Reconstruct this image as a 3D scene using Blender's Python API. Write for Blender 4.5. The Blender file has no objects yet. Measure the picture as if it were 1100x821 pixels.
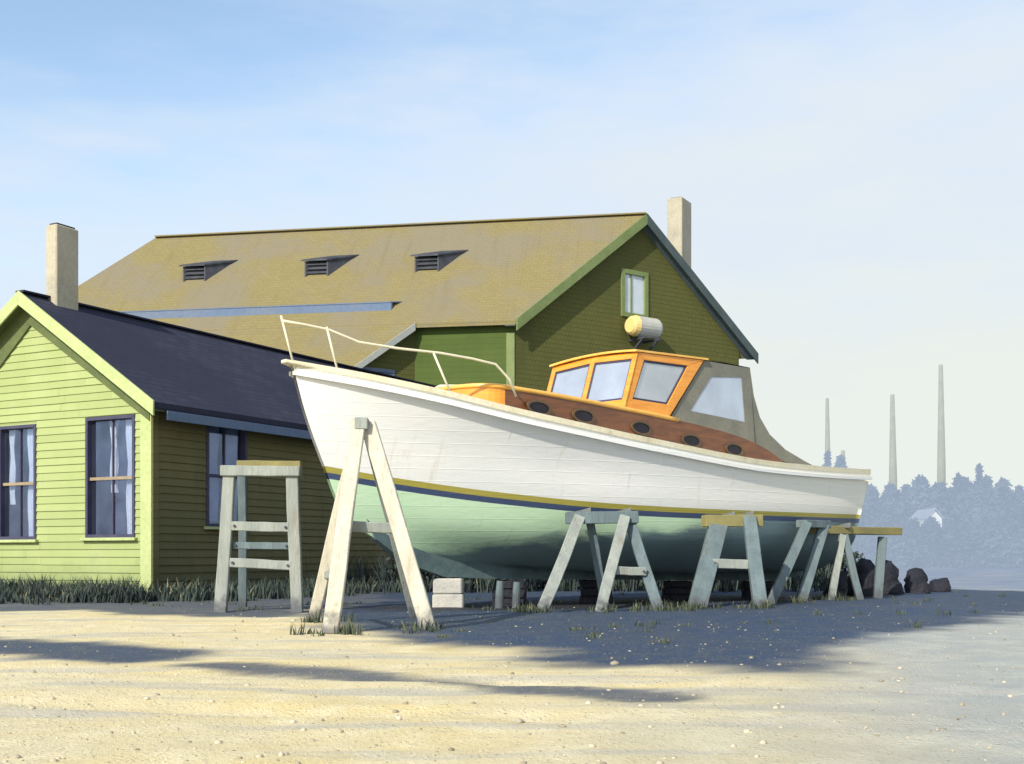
import bpy, bmesh, math, random
from mathutils import Vector, noise, Matrix
R = math.radians
random.seed(7)
S = bpy.context.scene
COL = S.collection
V = Vector

# ------------------------------------------------------------------ materials
def new_mat(name):
    m = bpy.data.materials.new(name); m.use_nodes = True
    nt = m.node_tree
    return m, nt, nt.nodes['Principled BSDF']

def N(nt, t, **kw):
    n = nt.nodes.new(t)
    for k, v in kw.items():
        if k.startswith('i_'):
            n.inputs[k[2:].replace('_', ' ')].default_value = v
        else:
            setattr(n, k, v)
    return n

def c4(c): return (c[0], c[1], c[2], 1)

def mixc(nt, fac, a, b, mode='MIX'):
    m = N(nt, 'ShaderNodeMix', data_type='RGBA', blend_type=mode)
    for sock, val in ((m.inputs[0], fac), (m.inputs[6], a), (m.inputs[7], b)):
        if hasattr(val, 'links') or isinstance(val, bpy.types.NodeSocket): nt.links.new(val, sock)
        elif isinstance(val, (tuple, list)): sock.default_value = c4(val)
        else: sock.default_value = val
    return m.outputs[2]

def mth(nt, op, a, b=None, c=None, clamp=False):
    m = N(nt, 'ShaderNodeMath', operation=op, use_clamp=clamp)
    for i, val in enumerate((a, b, c)):
        if val is None: continue
        if isinstance(val, bpy.types.NodeSocket): nt.links.new(val, m.inputs[i])
        else: m.inputs[i].default_value = val
    return m.outputs[0]

def nz(nt, vec, scale, detail=4, rough=.55):
    n = N(nt, 'ShaderNodeTexNoise', i_Scale=scale, i_Detail=detail, i_Roughness=rough)
    nt.links.new(vec, n.inputs['Vector'])
    return n.outputs['Fac']

def ramp(nt, fac, lo, hi):
    m = N(nt, 'ShaderNodeMapRange', clamp=True)
    m.interpolation_type = 'SMOOTHSTEP'
    nt.links.new(fac, m.inputs[0])
    m.inputs[1].default_value = lo; m.inputs[2].default_value = hi
    return m.outputs[0]

def coords(nt, kind='Object', scale=(1, 1, 1)):
    tc = N(nt, 'ShaderNodeTexCoord')
    mp = N(nt, 'ShaderNodeMapping')
    mp.inputs['Scale'].default_value = scale
    nt.links.new(tc.outputs[kind], mp.inputs['Vector'])
    return mp.outputs['Vector']

def bump(nt, bsdf, h, strength=.4, dist=.01):
    b = N(nt, 'ShaderNodeBump', i_Strength=strength, i_Distance=dist)
    nt.links.new(h, b.inputs['Height'])
    nt.links.new(b.outputs['Normal'], bsdf.inputs['Normal'])

def mottled(name, c1, c2, scale=3, rough=.8, bstr=.3, bscale=40, bdist=.01, stretch=(1, 1, 1), dirt=None, spec=.3, timber=False):
    m, nt, b = new_mat(name)
    v = coords(nt, 'Object', stretch)
    f = ramp(nt, nz(nt, v, scale, 6), .32, .68)
    col = mixc(nt, f, c1, c2)
    f2 = ramp(nt, nz(nt, v, scale * 7.3, 4), .3, .75)
    col = mixc(nt, mth(nt, 'MULTIPLY', f2, .3), col, tuple(x * .55 for x in c1))
    if dirt:
        f3 = ramp(nt, nz(nt, v, scale * .6, 8, .7), .55, .72)
        col = mixc(nt, mth(nt, 'MULTIPLY', f3, .7), col, dirt)
    if timber:
        gv = coords(nt, 'Object', (22, 22, 1.1))
        gr = ramp(nt, nz(nt, gv, 1.6, 7, .7), .52, .72)
        col = mixc(nt, mth(nt, 'MULTIPLY', gr, .55), col, tuple(x * .42 for x in c2))
        wv = coords(nt, 'Object'); sp_ = N(nt, 'ShaderNodeSeparateXYZ'); nt.links.new(wv, sp_.inputs[0])
        ft = ramp(nt, mth(nt, 'ADD', sp_.outputs[2], mth(nt, 'MULTIPLY_ADD', nz(nt, wv, 9, 5), .5, -.25)), .24, .02)
        col = mixc(nt, mth(nt, 'MULTIPLY', ft, .8), col, (.085, .09, .10))
    nt.links.new(col, b.inputs['Base Color'])
    b.inputs['Roughness'].default_value = rough
    b.inputs['Specular IOR Level'].default_value = spec
    bump(nt, b, nz(nt, v, bscale, 5), bstr, bdist)
    return m

def siding(name, c1, c2, lap=.13, dark=.5, weather=(.10, .10, .08)):
    """lap boards: the metric v of the UV runs up the wall"""
    m, nt, b = new_mat(name)
    tc = N(nt, 'ShaderNodeTexCoord')
    sep = N(nt, 'ShaderNodeSeparateXYZ'); nt.links.new(tc.outputs['UV'], sep.inputs[0])
    row = mth(nt, 'DIVIDE', sep.outputs[1], lap)
    fr = mth(nt, 'FRACT', row); fl = mth(nt, 'FLOOR', row)
    seg = mth(nt, 'FLOOR', mth(nt, 'ADD', mth(nt, 'DIVIDE', sep.outputs[0], 2.3), mth(nt, 'MULTIPLY', fl, .37)))
    cb = N(nt, 'ShaderNodeCombineXYZ'); nt.links.new(fl, cb.inputs[0]); nt.links.new(seg, cb.inputs[1])
    wn = N(nt, 'ShaderNodeTexWhiteNoise'); nt.links.new(cb.outputs[0], wn.inputs['Vector'])
    mp = N(nt, 'ShaderNodeMapping'); mp.inputs['Scale'].default_value = (1, .25, 1)
    nt.links.new(tc.outputs['UV'], mp.inputs['Vector'])
    streak = N(nt, 'ShaderNodeMapping'); streak.inputs['Scale'].default_value = (6, .5, 1)
    nt.links.new(tc.outputs['UV'], streak.inputs['Vector'])
    f = ramp(nt, nz(nt, mp.outputs[0], 1.3, 6), .3, .7)
    col = mixc(nt, f, c1, c2)
    col = mixc(nt, mth(nt, 'MULTIPLY', wn.outputs['Value'], .35), col, tuple(x * .72 for x in c1))
    st = ramp(nt, nz(nt, streak.outputs[0], 1.5, 6, .65), .55, .75)
    col = mixc(nt, mth(nt, 'MULTIPLY', st, .45), col, weather)
    edge = ramp(nt, fr, .10, .0)
    col = mixc(nt, mth(nt, 'MULTIPLY', edge, dark), col, tuple(x * .25 for x in c1))
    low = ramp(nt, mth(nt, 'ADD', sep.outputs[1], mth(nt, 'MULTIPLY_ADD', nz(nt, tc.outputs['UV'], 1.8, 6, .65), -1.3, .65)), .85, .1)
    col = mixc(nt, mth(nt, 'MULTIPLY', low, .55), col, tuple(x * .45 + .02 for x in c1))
    nt.links.new(col, b.inputs['Base Color'])
    b.inputs['Roughness'].default_value = .75
    b.inputs['Specular IOR Level'].default_value = .25
    h = mth(nt, 'SUBTRACT', 1.0, fr)
    h = mth(nt, 'ADD', h, mth(nt, 'MULTIPLY', nz(nt, streak.outputs[0], 14, 4), .25))
    bump(nt, b, h, .8, .018)
    return m

def shingle(name, c1, c2, c3, w=.25, h=.14, patch=None):
    m, nt, b = new_mat(name)
    tc = N(nt, 'ShaderNodeTexCoord')
    wob = N(nt, 'ShaderNodeTexNoise', i_Scale=2.2, i_Detail=3.0); nt.links.new(tc.outputs['UV'], wob.inputs['Vector'])
    va = N(nt, 'ShaderNodeVectorMath', operation='MULTIPLY_ADD')
    nt.links.new(wob.outputs['Color'], va.inputs[0]); va.inputs[1].default_value = (.03, .03, 0)
    nt.links.new(tc.outputs['UV'], va.inputs[2])
    br = N(nt, 'ShaderNodeTexBrick', offset=.5)
    nt.links.new(va.outputs[0], br.inputs['Vector'])
    br.inputs['Color1'].default_value = c4(c1); br.inputs['Color2'].default_value = c4(c2)
    br.inputs['Mortar'].default_value = c4(tuple(x * (patch or .3) for x in c1))
    br.inputs['Scale'].default_value = 1; br.inputs['Mortar Size'].default_value = .006
    br.inputs['Brick Width'].default_value = w; br.inputs['Row Height'].default_value = h
    big = ramp(nt, nz(nt, tc.outputs['UV'], .35, 5, .6), .42, .6)
    col = mixc(nt, mth(nt, 'MULTIPLY', big, .75), br.outputs['Color'], c3)
    st = N(nt, 'ShaderNodeMapping'); st.inputs['Scale'].default_value = (3, .3, 1)
    nt.links.new(tc.outputs['UV'], st.inputs['Vector'])
    s2 = ramp(nt, nz(nt, st.outputs[0], 1.2, 6, .65), .5, .8)
    col = mixc(nt, mth(nt, 'MULTIPLY', s2, .35), col, tuple(x * .5 for x in c1))
    fine = nz(nt, tc.outputs['UV'], 60, 3)
    col = mixc(nt, mth(nt, 'MULTIPLY', fine, .3), col, tuple(min(1, x * 1.3) for x in c1))
    nt.links.new(col, b.inputs['Base Color'])
    b.inputs['Roughness'].default_value = .9; b.inputs['Specular IOR Level'].default_value = .2
    sep = N(nt, 'ShaderNodeSeparateXYZ'); nt.links.new(va.outputs[0], sep.inputs[0])
    fr = mth(nt, 'FRACT', mth(nt, 'DIVIDE', sep.outputs[1], h))
    hh = mth(nt, 'ADD', mth(nt, 'SUBTRACT', 1.0, fr), mth(nt, 'MULTIPLY', mth(nt, 'SUBTRACT', 1.0, br.outputs['Fac']), .6))
    bump(nt, b, mth(nt, 'ADD', hh, mth(nt, 'MULTIPLY', fine, .6)), .5, .012)
    return m

def varnish(name, c1, c2, rough=.22, coat=.6):
    m, nt, b = new_mat(name)
    v = coords(nt, 'Object', (1, 1, 9))
    w = N(nt, 'ShaderNodeTexNoise', i_Scale=2.5, i_Detail=8.0, i_Distortion=.8); nt.links.new(v, w.inputs['Vector'])
    col = mixc(nt, ramp(nt, w.outputs['Fac'], .35, .65), c1, c2)
    v2 = coords(nt, 'Object', (1, 1, 1))
    col = mixc(nt, mth(nt, 'MULTIPLY', ramp(nt, nz(nt, v2, 3.5, 6), .5, .75), .35), col, tuple(x * .5 for x in c1))
    nt.links.new(col, b.inputs['Base Color'])
    b.inputs['Roughness'].default_value = rough + .15
    b.inputs['Coat Weight'].default_value = coat; b.inputs['Coat Roughness'].default_value = rough
    bump(nt, b, nz(nt, v, 14, 4), .12, .004)
    return m

def hull_paint(name, c1, c2, stain, rough=.38, stain_amt=.5):
    m, nt, b = new_mat(name)
    tc = N(nt, 'ShaderNodeTexCoord')
    def mp(s):
        k = N(nt, 'ShaderNodeMapping'); k.inputs['Scale'].default_value = s
        nt.links.new(tc.outputs['UV'], k.inputs['Vector']); return k.outputs[0]
    f = ramp(nt, nz(nt, mp((.35, 1.2, 1)), 1.6, 6), .35, .7)
    col = mixc(nt, f, c1, c2)
    sv = ramp(nt, nz(nt, mp((5, .55, 1)), 1.4, 8, .7), .56, .78)
    col = mixc(nt, mth(nt, 'MULTIPLY', sv, stain_amt), col, stain)
    sc = ramp(nt, nz(nt, mp((.8, 7, 1)), 2.2, 7, .7), .6, .8)
    col = mixc(nt, mth(nt, 'MULTIPLY', sc, stain_amt * .8), col, tuple(x * .8 for x in stain))
    rw = ramp(nt, nz(nt, mp((4.5, .35, 1)), 2.0, 5, .5), .66, .76)
    rb = ramp(nt, nz(nt, mp((.9, 2.5, 1)), 1.3, 4), .45, .6)
    col = mixc(nt, mth(nt, 'MULTIPLY', mth(nt, 'MULTIPLY', rw, rb), .55), col, (.36, .20, .09))
    sf = ramp(nt, nz(nt, mp((1.4, 9, 1)), 4.0, 8, .75), .63, .72)
    col = mixc(nt, mth(nt, 'MULTIPLY', sf, .35), col, (.22, .24, .24))
    nt.links.new(col, b.inputs['Base Color'])
    b.inputs['Roughness'].default_value = rough
    sep = N(nt, 'ShaderNodeSeparateXYZ'); nt.links.new(tc.outputs['UV'], sep.inputs[0])
    fr = mth(nt, 'FRACT', mth(nt, 'DIVIDE', sep.outputs[1], .16))
    seam = ramp(nt, mth(nt, 'ABSOLUTE', mth(nt, 'SUBTRACT', fr, .5)), .0, .05)
    bump(nt, b, mth(nt, 'ADD', mth(nt, 'MULTIPLY', seam, .5), nz(nt, mp((1, 3, 1)), 6, 5)), .35, .01)
    return m

def glass(name, tint, amt=.55, rough=.06, metal=0):
    """a pane: part see-through, part sky-reflecting sheet"""
    m, nt, b = new_mat(name)
    v = coords(nt, 'Object')
    b.inputs['Base Color'].default_value = c4(tint)
    b.inputs['Roughness'].default_value = rough
    b.inputs['Specular IOR Level'].default_value = .9
    b.inputs['Metallic'].default_value = metal
    tr = N(nt, 'ShaderNodeBsdfTransparent'); tr.inputs[0].default_value = (.9, .95, .97, 1)
    mx = N(nt, 'ShaderNodeMixShader')
    dirt = mth(nt, 'MULTIPLY_ADD', nz(nt, v, 1.7, 6), .5, amt - .25, clamp=True)
    nt.links.new(dirt, mx.inputs[0]); nt.links.new(tr.outputs[0], mx.inputs[1]); nt.links.new(b.outputs[0], mx.inputs[2])
    nt.links.new(mx.outputs[0], nt.nodes['Material Output'].inputs['Surface'])
    bump(nt, b, nz(nt, v, 1.8, 2), .08, .02)
    return m

M = {}
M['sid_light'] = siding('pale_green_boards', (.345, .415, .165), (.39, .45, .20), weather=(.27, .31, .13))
M['sid_dark'] = siding('shaded_green_boards', (.14, .13, .055), (.17, .145, .06), weather=(.06, .06, .03))  # cottage side away from the sun: its shade is put into the board colour
M['trim_light'] = mottled('pale_green_trim', (.42, .49, .21), (.47, .53, .25), 2, .6)
M['trim_shade'] = mottled('shaded_green_trim', (.10, .13, .05), (.13, .16, .06), 2, .8)  # trim green darkened for the shade under the overhang
M['roof_dark'] = shingle('dark_slate_shingles', (.030, .033, .056), (.044, .046, .070), (.024, .027, .046), .3, .17, .35)
M['shed_wall'] = shingle('olive_wall_shingles', (.098, .102, .029), (.112, .112, .033), (.078, .082, .027), .13, .14, .6)
M['shed_front'] = siding('green_wall_boards', (.075, .115, .022), (.09, .13, .03), .16, .4, (.05, .075, .02))
M['shed_roof'] = shingle('tan_roof_shingles', (.215, .178, .078), (.235, .198, .09), (.195, .175, .138), .22, .13, .8)
M['rake_green'] = mottled('green_rake_paint', (.17, .22, .08), (.21, .26, .10), 2, .7)
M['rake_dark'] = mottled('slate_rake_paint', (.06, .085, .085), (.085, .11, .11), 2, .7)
M['fascia_blue'] = mottled('slate_blue_trim', (.11, .165, .27), (.14, .18, .25), 1.2, .6)
M['trim_pale'] = mottled('pale_grey_trim', (.40, .42, .40), (.46, .47, .43), 2, .7)
M['chimney'] = mottled('cream_stucco', (.42, .38, .28), (.48, .44, .34), 2.5, .9, .3, 25, .01, dirt=(.26, .25, .23))
M['flue_dark'] = mottled('sooty_flue', (.04, .04, .045), (.06, .06, .06), 3)
M['vent'] = mottled('dark_vent_metal', (.04, .045, .06), (.075, .08, .10), 4, .6)
M['white_paint'] = hull_paint('white_hull_paint', (.86, .85, .81), (.81, .82, .79), (.62, .53, .36), .35, .6)
_m = M['white_paint']; _nt = _m.node_tree; _b = _nt.nodes['Principled BSDF']
_tc = N(_nt, 'ShaderNodeTexCoord'); _s = N(_nt, 'ShaderNodeSeparateXYZ'); _nt.links.new(_tc.outputs['UV'], _s.inputs[0])
_old = _b.inputs['Base Color'].links[0].from_socket
_f = mth(_nt, 'MULTIPLY', ramp(_nt, _s.outputs[0], 4.5, 9.0), .55)
_nt.links.new(mixc(_nt, _f, _old, (.93, .87, .70)), _b.inputs['Base Color'])
M['olive_stripe'] = hull_paint('olive_boot_stripe', (.36, .32, .055), (.42, .36, .08), (.25, .2, .06))
M['navy_stripe'] = hull_paint('navy_stripe', (.045, .065, .14), (.06, .085, .15), (.18, .21, .22))
M['bottom_green'] = hull_paint('sea_green_bottom_paint', (.52, .72, .47), (.58, .76, .52), (.34, .50, .40), .6, .8)
# underside shade put into the paint: slate colour low down and towards the stern
_m = M['bottom_green']; _nt = _m.node_tree; _b = _nt.nodes['Principled BSDF']
_tc = N(_nt, 'ShaderNodeTexCoord'); _s = N(_nt, 'ShaderNodeSeparateXYZ'); _nt.links.new(_tc.outputs['UV'], _s.inputs[0])
_k = N(_nt, 'ShaderNodeMapping'); _k.inputs['Scale'].default_value = (.5, 1.6, 1); _nt.links.new(_tc.outputs['UV'], _k.inputs['Vector'])
_n = nz(_nt, _k.outputs[0], 2.0, 7, .62)
_q = mth(_nt, 'ADD', mth(_nt, 'MULTIPLY_ADD', _s.outputs[0], -.105, _s.outputs[1]), mth(_nt, 'MULTIPLY_ADD', _n, -.6, .30))
_f = ramp(_nt, _q, .64, .46)
_old = _b.inputs['Base Color'].links[0].from_socket
_nt.links.new(mixc(_nt, mth(_nt, 'MULTIPLY', _f, .88), _old, (.10, .155, .20)), _b.inputs['Base Color'])
M['keel_grey'] = mottled('keel_paint', (.08, .12, .13), (.13, .19, .19), 3, .8)
M['cream_wood'] = mottled('cream_deck_paint', (.72, .66, .46), (.78, .72, .54), 3, .5, dirt=(.45, .38, .24))
M['orange'] = varnish('honey_varnish', (.88, .36, .03), (.78, .28, .02))
M['yellow_wood'] = varnish('golden_varnish', (.90, .52, .10), (.85, .43, .06))
M['brown'] = varnish('mahogany', (.20, .07, .022), (.13, .045, .018), .3, .4)
M['port_dark'] = mottled('porthole_dark', (.012, .01, .02), (.02, .018, .03), 4, .15, .02)
M['brass'] = mottled('dull_bronze', (.16, .10, .05), (.10, .07, .045), 6, .45, .1)
M['canvas'] = mottled('grey_canvas', (.24, .235, .19), (.19, .19, .16), 3, .95, .5, 60, .006)
M['rail'] = mottled('pale_rail_paint', (.78, .72, .52), (.70, .64, .46), 8, .45, .1)
M['pane_sky'] = glass('sky_pane', (.50, .58, .70), .85, .08)
M['pane_wheel'] = glass('wheelhouse_glass', (.72, .78, .86), .74, .05, .5)
M['pane_house'] = glass('old_window_pane', (.38, .46, .70), .30, .03, .85)
M['pane_pale'] = glass('pale_window_pane', (.55, .62, .68), .9, .1)
M['recess'] = mottled('dark_blue_interior', (.02, .024, .065), (.03, .028, .06), 2)
M['curtain'] = mottled('pale_blue_curtain', (.58, .62, .76), (.68, .71, .80), 3, .9)
M['curtain_blue'] = mottled('blue_blind', (.22, .29, .52), (.30, .37, .60), 3, .9)
M['sash'] = mottled('dark_sash_paint', (.05, .05, .10), (.07, .065, .11), 4, .6)
M['tan_bar'] = mottled('tan_rail_wood', (.35, .28, .18), (.28, .22, .15), 6, .8)
M['wood_pale'] = mottled('weathered_pale_timber', (.35, .375, .335), (.27, .295, .27), 2.2, .85, .6, 30, .01, (3, 3, .5), dirt=(.24, .21, .15), timber=True)
M['wood_white'] = mottled('sun_bleached_timber', (.66, .62, .50), (.52, .49, .39), 2.2, .85, .6, 30, .01, (3, 3, .5), dirt=(.36, .29, .18), timber=True)
M['wood_grey'] = mottled('grey_green_timber', (.165, .215, .225), (.12, .16, .17), 2.2, .85, .6, 30, .01, (3, 3, .5), dirt=(.14, .15, .12), timber=True)
M['wood_olive'] = mottled('olive_timber', (.30, .26, .10), (.22, .20, .09), 2.2, .85, .5, 30)
M['wood_dark'] = mottled('dark_wet_timber', (.018, .02, .03), (.034, .034, .044), 3, .8, .9, 14, .05)
M['concrete'] = mottled('pale_concrete', (.52, .50, .44), (.42, .42, .39), 4, .95, .6, 30, .015, dirt=(.25, .26, .24))
M['haze_pole'] = mottled('pale_hazy_pole', (.10, .105, .09), (.14, .14, .12), 1, .9)
M['haze_wall'] = mottled('hazy_white_wall', (.25, .26, .26), (.22, .24, .25), 1, .9)
M['haze_roof'] = mottled('hazy_slate_roof', (.12, .14, .16), (.14, .15, .18), 1, .9)
M['cream_metal'] = mottled('cream_metal', (.52, .51, .44), (.42, .43, .40), 3, .6)
M['sunlit_cream'] = mottled('sunlit_yellow_end', (.85, .62, .24), (.82, .58, .22), 3, .6)  # sunlight on the drum's left end, painted as warm yellow

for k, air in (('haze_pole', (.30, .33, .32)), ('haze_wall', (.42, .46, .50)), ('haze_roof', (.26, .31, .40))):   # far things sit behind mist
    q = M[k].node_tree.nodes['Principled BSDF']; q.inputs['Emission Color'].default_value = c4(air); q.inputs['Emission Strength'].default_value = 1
def leaf_mat(name, c1, c2, air=None, dry=None):
    m, nt, b = new_mat(name)
    at = N(nt, 'ShaderNodeAttribute', attribute_name='tint')
    col = mixc(nt, at.outputs['Fac'], c1, c2)
    if dry: col = mixc(nt, ramp(nt, at.outputs['Fac'], .80, .86), col, dry)
    nt.links.new(col, b.inputs['Base Color'])
    b.inputs['Roughness'].default_value = .85; b.inputs['Specular IOR Level'].default_value = .15
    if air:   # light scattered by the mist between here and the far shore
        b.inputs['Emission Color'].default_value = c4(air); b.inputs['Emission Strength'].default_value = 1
    return m
M['grass'] = leaf_mat('yard_grass', (.045, .06, .05), (.12, .14, .075), dry=(.34, .29, .15))
M['weed'] = leaf_mat('dark_weeds', (.028, .038, .045), (.085, .115, .085), dry=(.24, .22, .13))
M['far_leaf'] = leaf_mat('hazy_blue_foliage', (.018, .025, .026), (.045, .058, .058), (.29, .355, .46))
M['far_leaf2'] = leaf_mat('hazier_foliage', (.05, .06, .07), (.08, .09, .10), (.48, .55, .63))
M['pebble'] = leaf_mat('yard_pebbles', (.24, .21, .15), (.60, .53, .40))

# ------------------------------------------------------------------ mesh helpers
class MB:
    def __init__(s): s.v = []; s.f = []; s.uv = {}; s.mi = []; s.cur = 0; s.tint = None
    def poly(s, pts, uv=None):
        i = len(s.v); s.v += [V(p) for p in pts]
        s.f.append(tuple(range(i, i + len(pts)))); s.mi.append(s.cur)
        if uv: s.uv[len(s.f) - 1] = uv
    def slab(s, pts, off):
        """closed solid: polygon pts extruded by the vector off"""
        pts = [V(p) for p in pts]; off = V(off)
        n = V((0, 0, 0))
        for a, b in zip(pts, pts[1:] + pts[:1]): n += a.cross(b)
        if n.dot(off) > 0: pts = pts[::-1]
        i = len(s.v); k = len(pts)
        s.v += pts + [p + off for p in pts]
        s.f.append(tuple(range(i, i + k))); s.f.append(tuple(range(i + 2 * k - 1, i + k - 1, -1)))
        for a in range(k):
            b = (a + 1) % k
            s.f.append((i + a, i + k + a, i + k + b, i + b))
        s.mi += [s.cur] * (k + 2)
    def beam(s, a, b, w, t, ref=(0, 0, 1), w2=None, t2=None):
        a, b = V(a), V(b); d = (b - a).normalized(); r = V(ref)
        if abs(d.dot(r)) > .98: r = V((0, 1, 0))
        x = d.cross(r).normalized(); y = x.cross(d)
        w2 = w2 or w; t2 = t2 or t
        q = lambda c, w, t: [c - x * w / 2 - y * t / 2, c + x * w / 2 - y * t / 2, c + x * w / 2 + y * t / 2, c - x * w / 2 + y * t / 2]
        i = len(s.v); s.v += q(a, w, t) + q(b, w2, t2)
        fs = [(3, 2, 1, 0), (4, 5, 6, 7), (0, 1, 5, 4), (1, 2, 6, 5), (2, 3, 7, 6), (3, 0, 4, 7)]
        s.f += [tuple(i + k for k in f) for f in fs]; s.mi += [s.cur] * 6
    def plank(s, a, b, w, t, ref=(0, 0, 1), seg=7, j=.012):
        """rough-sawn timber: edges wander, ends are not quite square"""
        a, b = V(a), V(b); d = (b - a).normalized(); r = V(ref)
        if abs(d.dot(r)) > .98: r = V((1, 0, 0))
        x = d.cross(r).normalized(); y = x.cross(d); i0 = len(s.v)
        off = V((a.x * 3.1, b.y * 2.3, a.z * 1.7))
        for k in range(seg + 1):
            f = k / seg; c = a.lerp(b, f)
            bow = noise.noise(off + V((f * 1.3, 0, 0))) * j * 1.2
            for m, (p, q) in enumerate(((-1, -1), (1, -1), (1, 1), (-1, 1))):
                e = noise.noise_vector(off + V((f * 4 + m * 7, m, 0))) * j
                s.v.append(c + x * (p * w / 2 + e.x * .6 + bow) + y * (q * t / 2 + e.y * .6) + d * (e.z if k in (0, seg) else 0))
        s.f.append((i0 + 3, i0 + 2, i0 + 1, i0)); e0 = i0 + seg * 4; s.f.append((e0, e0 + 1, e0 + 2, e0 + 3)); s.mi += [s.cur] * 2
        for k in range(seg):
            for m in range(4):
                n = (m + 1) % 4; o = i0 + k * 4
                s.f.append((o + m, o + n, o + 4 + n, o + 4 + m)); s.mi.append(s.cur)
    def box(s, c, size, ax=(1, 0, 0), ay=(0, 1, 0)):
        c = V(c); ax = V(ax) * size[0] / 2; ay = V(ay) * size[1] / 2; az = V((0, 0, size[2] / 2))
        s.slab([c - ax - ay - az, c + ax - ay - az, c + ax + ay - az, c - ax + ay - az], az * 2)
    def tube(s, pts, r, n=10, cap=True):
        pts = [V(p) for p in pts]; rs = r if isinstance(r, (list, tuple)) else [r] * len(pts)
        base = len(s.v); px = None
        for k, p in enumerate(pts):
            d = (pts[min(k + 1, len(pts) - 1)] - pts[max(k - 1, 0)]).normalized()
            x = d.cross(V((0, 0, 1)))
            if x.length < .05: x = d.cross(V((0, 1, 0)))
            x.normalize()
            if px is not None:
                x = (px - d * px.dot(d)).normalized()
            px = x; y = d.cross(x)
            for a in range(n):
                t = 2 * math.pi * a / n
                s.v.append(p + (x * math.cos(t) + y * math.sin(t)) * rs[k])
        for k in range(len(pts) - 1):
            for a in range(n):
                b = (a + 1) % n
                s.f.append((base + k * n + a, base + k * n + b, base + (k + 1) * n + b, base + (k + 1) * n + a)); s.mi.append(s.cur)
        if cap:
            s.f.append(tuple(base + a for a in range(n - 1, -1, -1))); s.mi.append(s.cur)
            e = base + (len(pts) - 1) * n
            s.f.append(tuple(e + a for a in range(n))); s.mi.append(s.cur)
    def ring(s, outer, inner, off):
        """frame between an outer and an inner loop of equal length, with thickness off"""
        k = len(outer)
        for a in range(k):
            b = (a + 1) % k
            s.slab([outer[a], outer[b], inner[b], inner[a]], off)
    def grid(s, rows, uvs=None, flip=False):
        base = len(s.v); w = len(rows[0])
        for r in rows: s.v += [V(p) for p in r]
        for j in range(len(rows) - 1):
            for i in range(w - 1):
                q = [(j, i), (j, i + 1), (j + 1, i + 1), (j + 1, i)]
                if flip: q = q[::-1]
                s.f.append(tuple(base + a * w + b for a, b in q)); s.mi.append(s.cur)
                if uvs: s.uv[len(s.f) - 1] = [uvs[a][b] for a, b in q]
    def build(s, name, mats, parent=None, smooth=False, bevel=0, loc=None, weld=False):
        if not isinstance(mats, (list, tuple)): mats = [mats]
        me = bpy.data.meshes.new(name)
        org = V(loc) if loc is not None else V((0, 0, 0))
        me.from_pydata([tuple(p - org) for p in s.v], [], s.f)
        for m in mats: me.materials.append(m)
        for p, mi in zip(me.polygons, s.mi): p.material_index = mi; p.use_smooth = smooth
        ul = me.uv_layers.new(name='UVMap').data
        for p in me.polygons:
            if p.index in s.uv:
                for li, uv in zip(p.loop_indices, s.uv[p.index]): ul[li].uv = uv
                continue
            n = p.normal
            t = V((1, 0, 0)) if abs(n.z) > .97 else V((0, 0, 1)).cross(n).normalized()
            b = n.cross(t)
            for li in p.loop_indices:
                co = me.vertices[me.loops[li].vertex_index].co + org
                ul[li].uv = (co.dot(t), co.dot(b))
        if s.tint is not None:
            at = me.attributes.new('tint', 'FLOAT', 'FACE')
            at.data.foreach_set('value', s.tint)
        me.update()
        o = bpy.data.objects.new(name, me); COL.objects.link(o)
        if parent:
            o.parent = parent
            o.matrix_parent_inverse = Matrix.Translation(-world_loc(parent))
        if loc is not None: o.location = org
        if weld:
            w = o.modifiers.new('weld', 'WELD'); w.merge_threshold = .002
        if bevel:
            bv = o.modifiers.new('bevel', 'BEVEL'); bv.width = bevel; bv.segments = 1; bv.limit_method = 'ANGLE'
        return o

WL = {}
def world_loc(o): return WL.get(o.name, V((0, 0, 0)))
def thing(name, loc, label, cat, group=None):
    o = bpy.data.objects.new(name, None); COL.objects.link(o)
    o.location = loc; o.empty_display_size = .2
    WL[o.name] = V(loc)
    o['label'] = label; o['category'] = cat
    if group: o['group'] = group
    return o
def tag(o, label, cat, group=None, kind=None):
    if label: o['label'] = label
    if cat: o['category'] = cat
    if group: o['group'] = group
    if kind: o['kind'] = kind
    return o
def it(t, xs, ys):
    """Catmull-Rom through a table"""
    if t <= xs[0]: return ys[0]
    if t >= xs[-1]: return ys[-1]
    i = max(k for k in range(len(xs) - 1) if xs[k] <= t)
    h = xs[i + 1] - xs[i]; u = (t - xs[i]) / h
    def sl(k):
        a = max(k - 1, 0); b = min(k + 1, len(xs) - 1)
        return (ys[b] - ys[a]) / (xs[b] - xs[a])
    m0, m1 = sl(i) * h, sl(i + 1) * h
    return (2*u**3-3*u*u+1)*ys[i] + (u**3-2*u*u+u)*m0 + (-2*u**3+3*u*u)*ys[i+1] + (u**3-u*u)*m1

def wall_rect(mb, O, U, w, z0, z1, holes):
    """upright rectangle from O along U with rectangular holes (u0,u1,z0,z1), holes side by side"""
    O = V(O); U = V(U)
    P = lambda u, z: V((O.x + U.x * u, O.y + U.y * u, z))
    x = 0
    for (a, b, c, d) in sorted(holes):
        if a > x: mb.poly([P(x, z0), P(a, z0), P(a, z1), P(x, z1)])
        if c > z0: mb.poly([P(a, z0), P(b, z0), P(b, c), P(a, c)])
        if d < z1: mb.poly([P(a, d), P(b, d), P(b, z1), P(a, z1)])
        x = b
    if x < w: mb.poly([P(x, z0), P(w, z0), P(w, z1), P(x, z1)])

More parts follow.
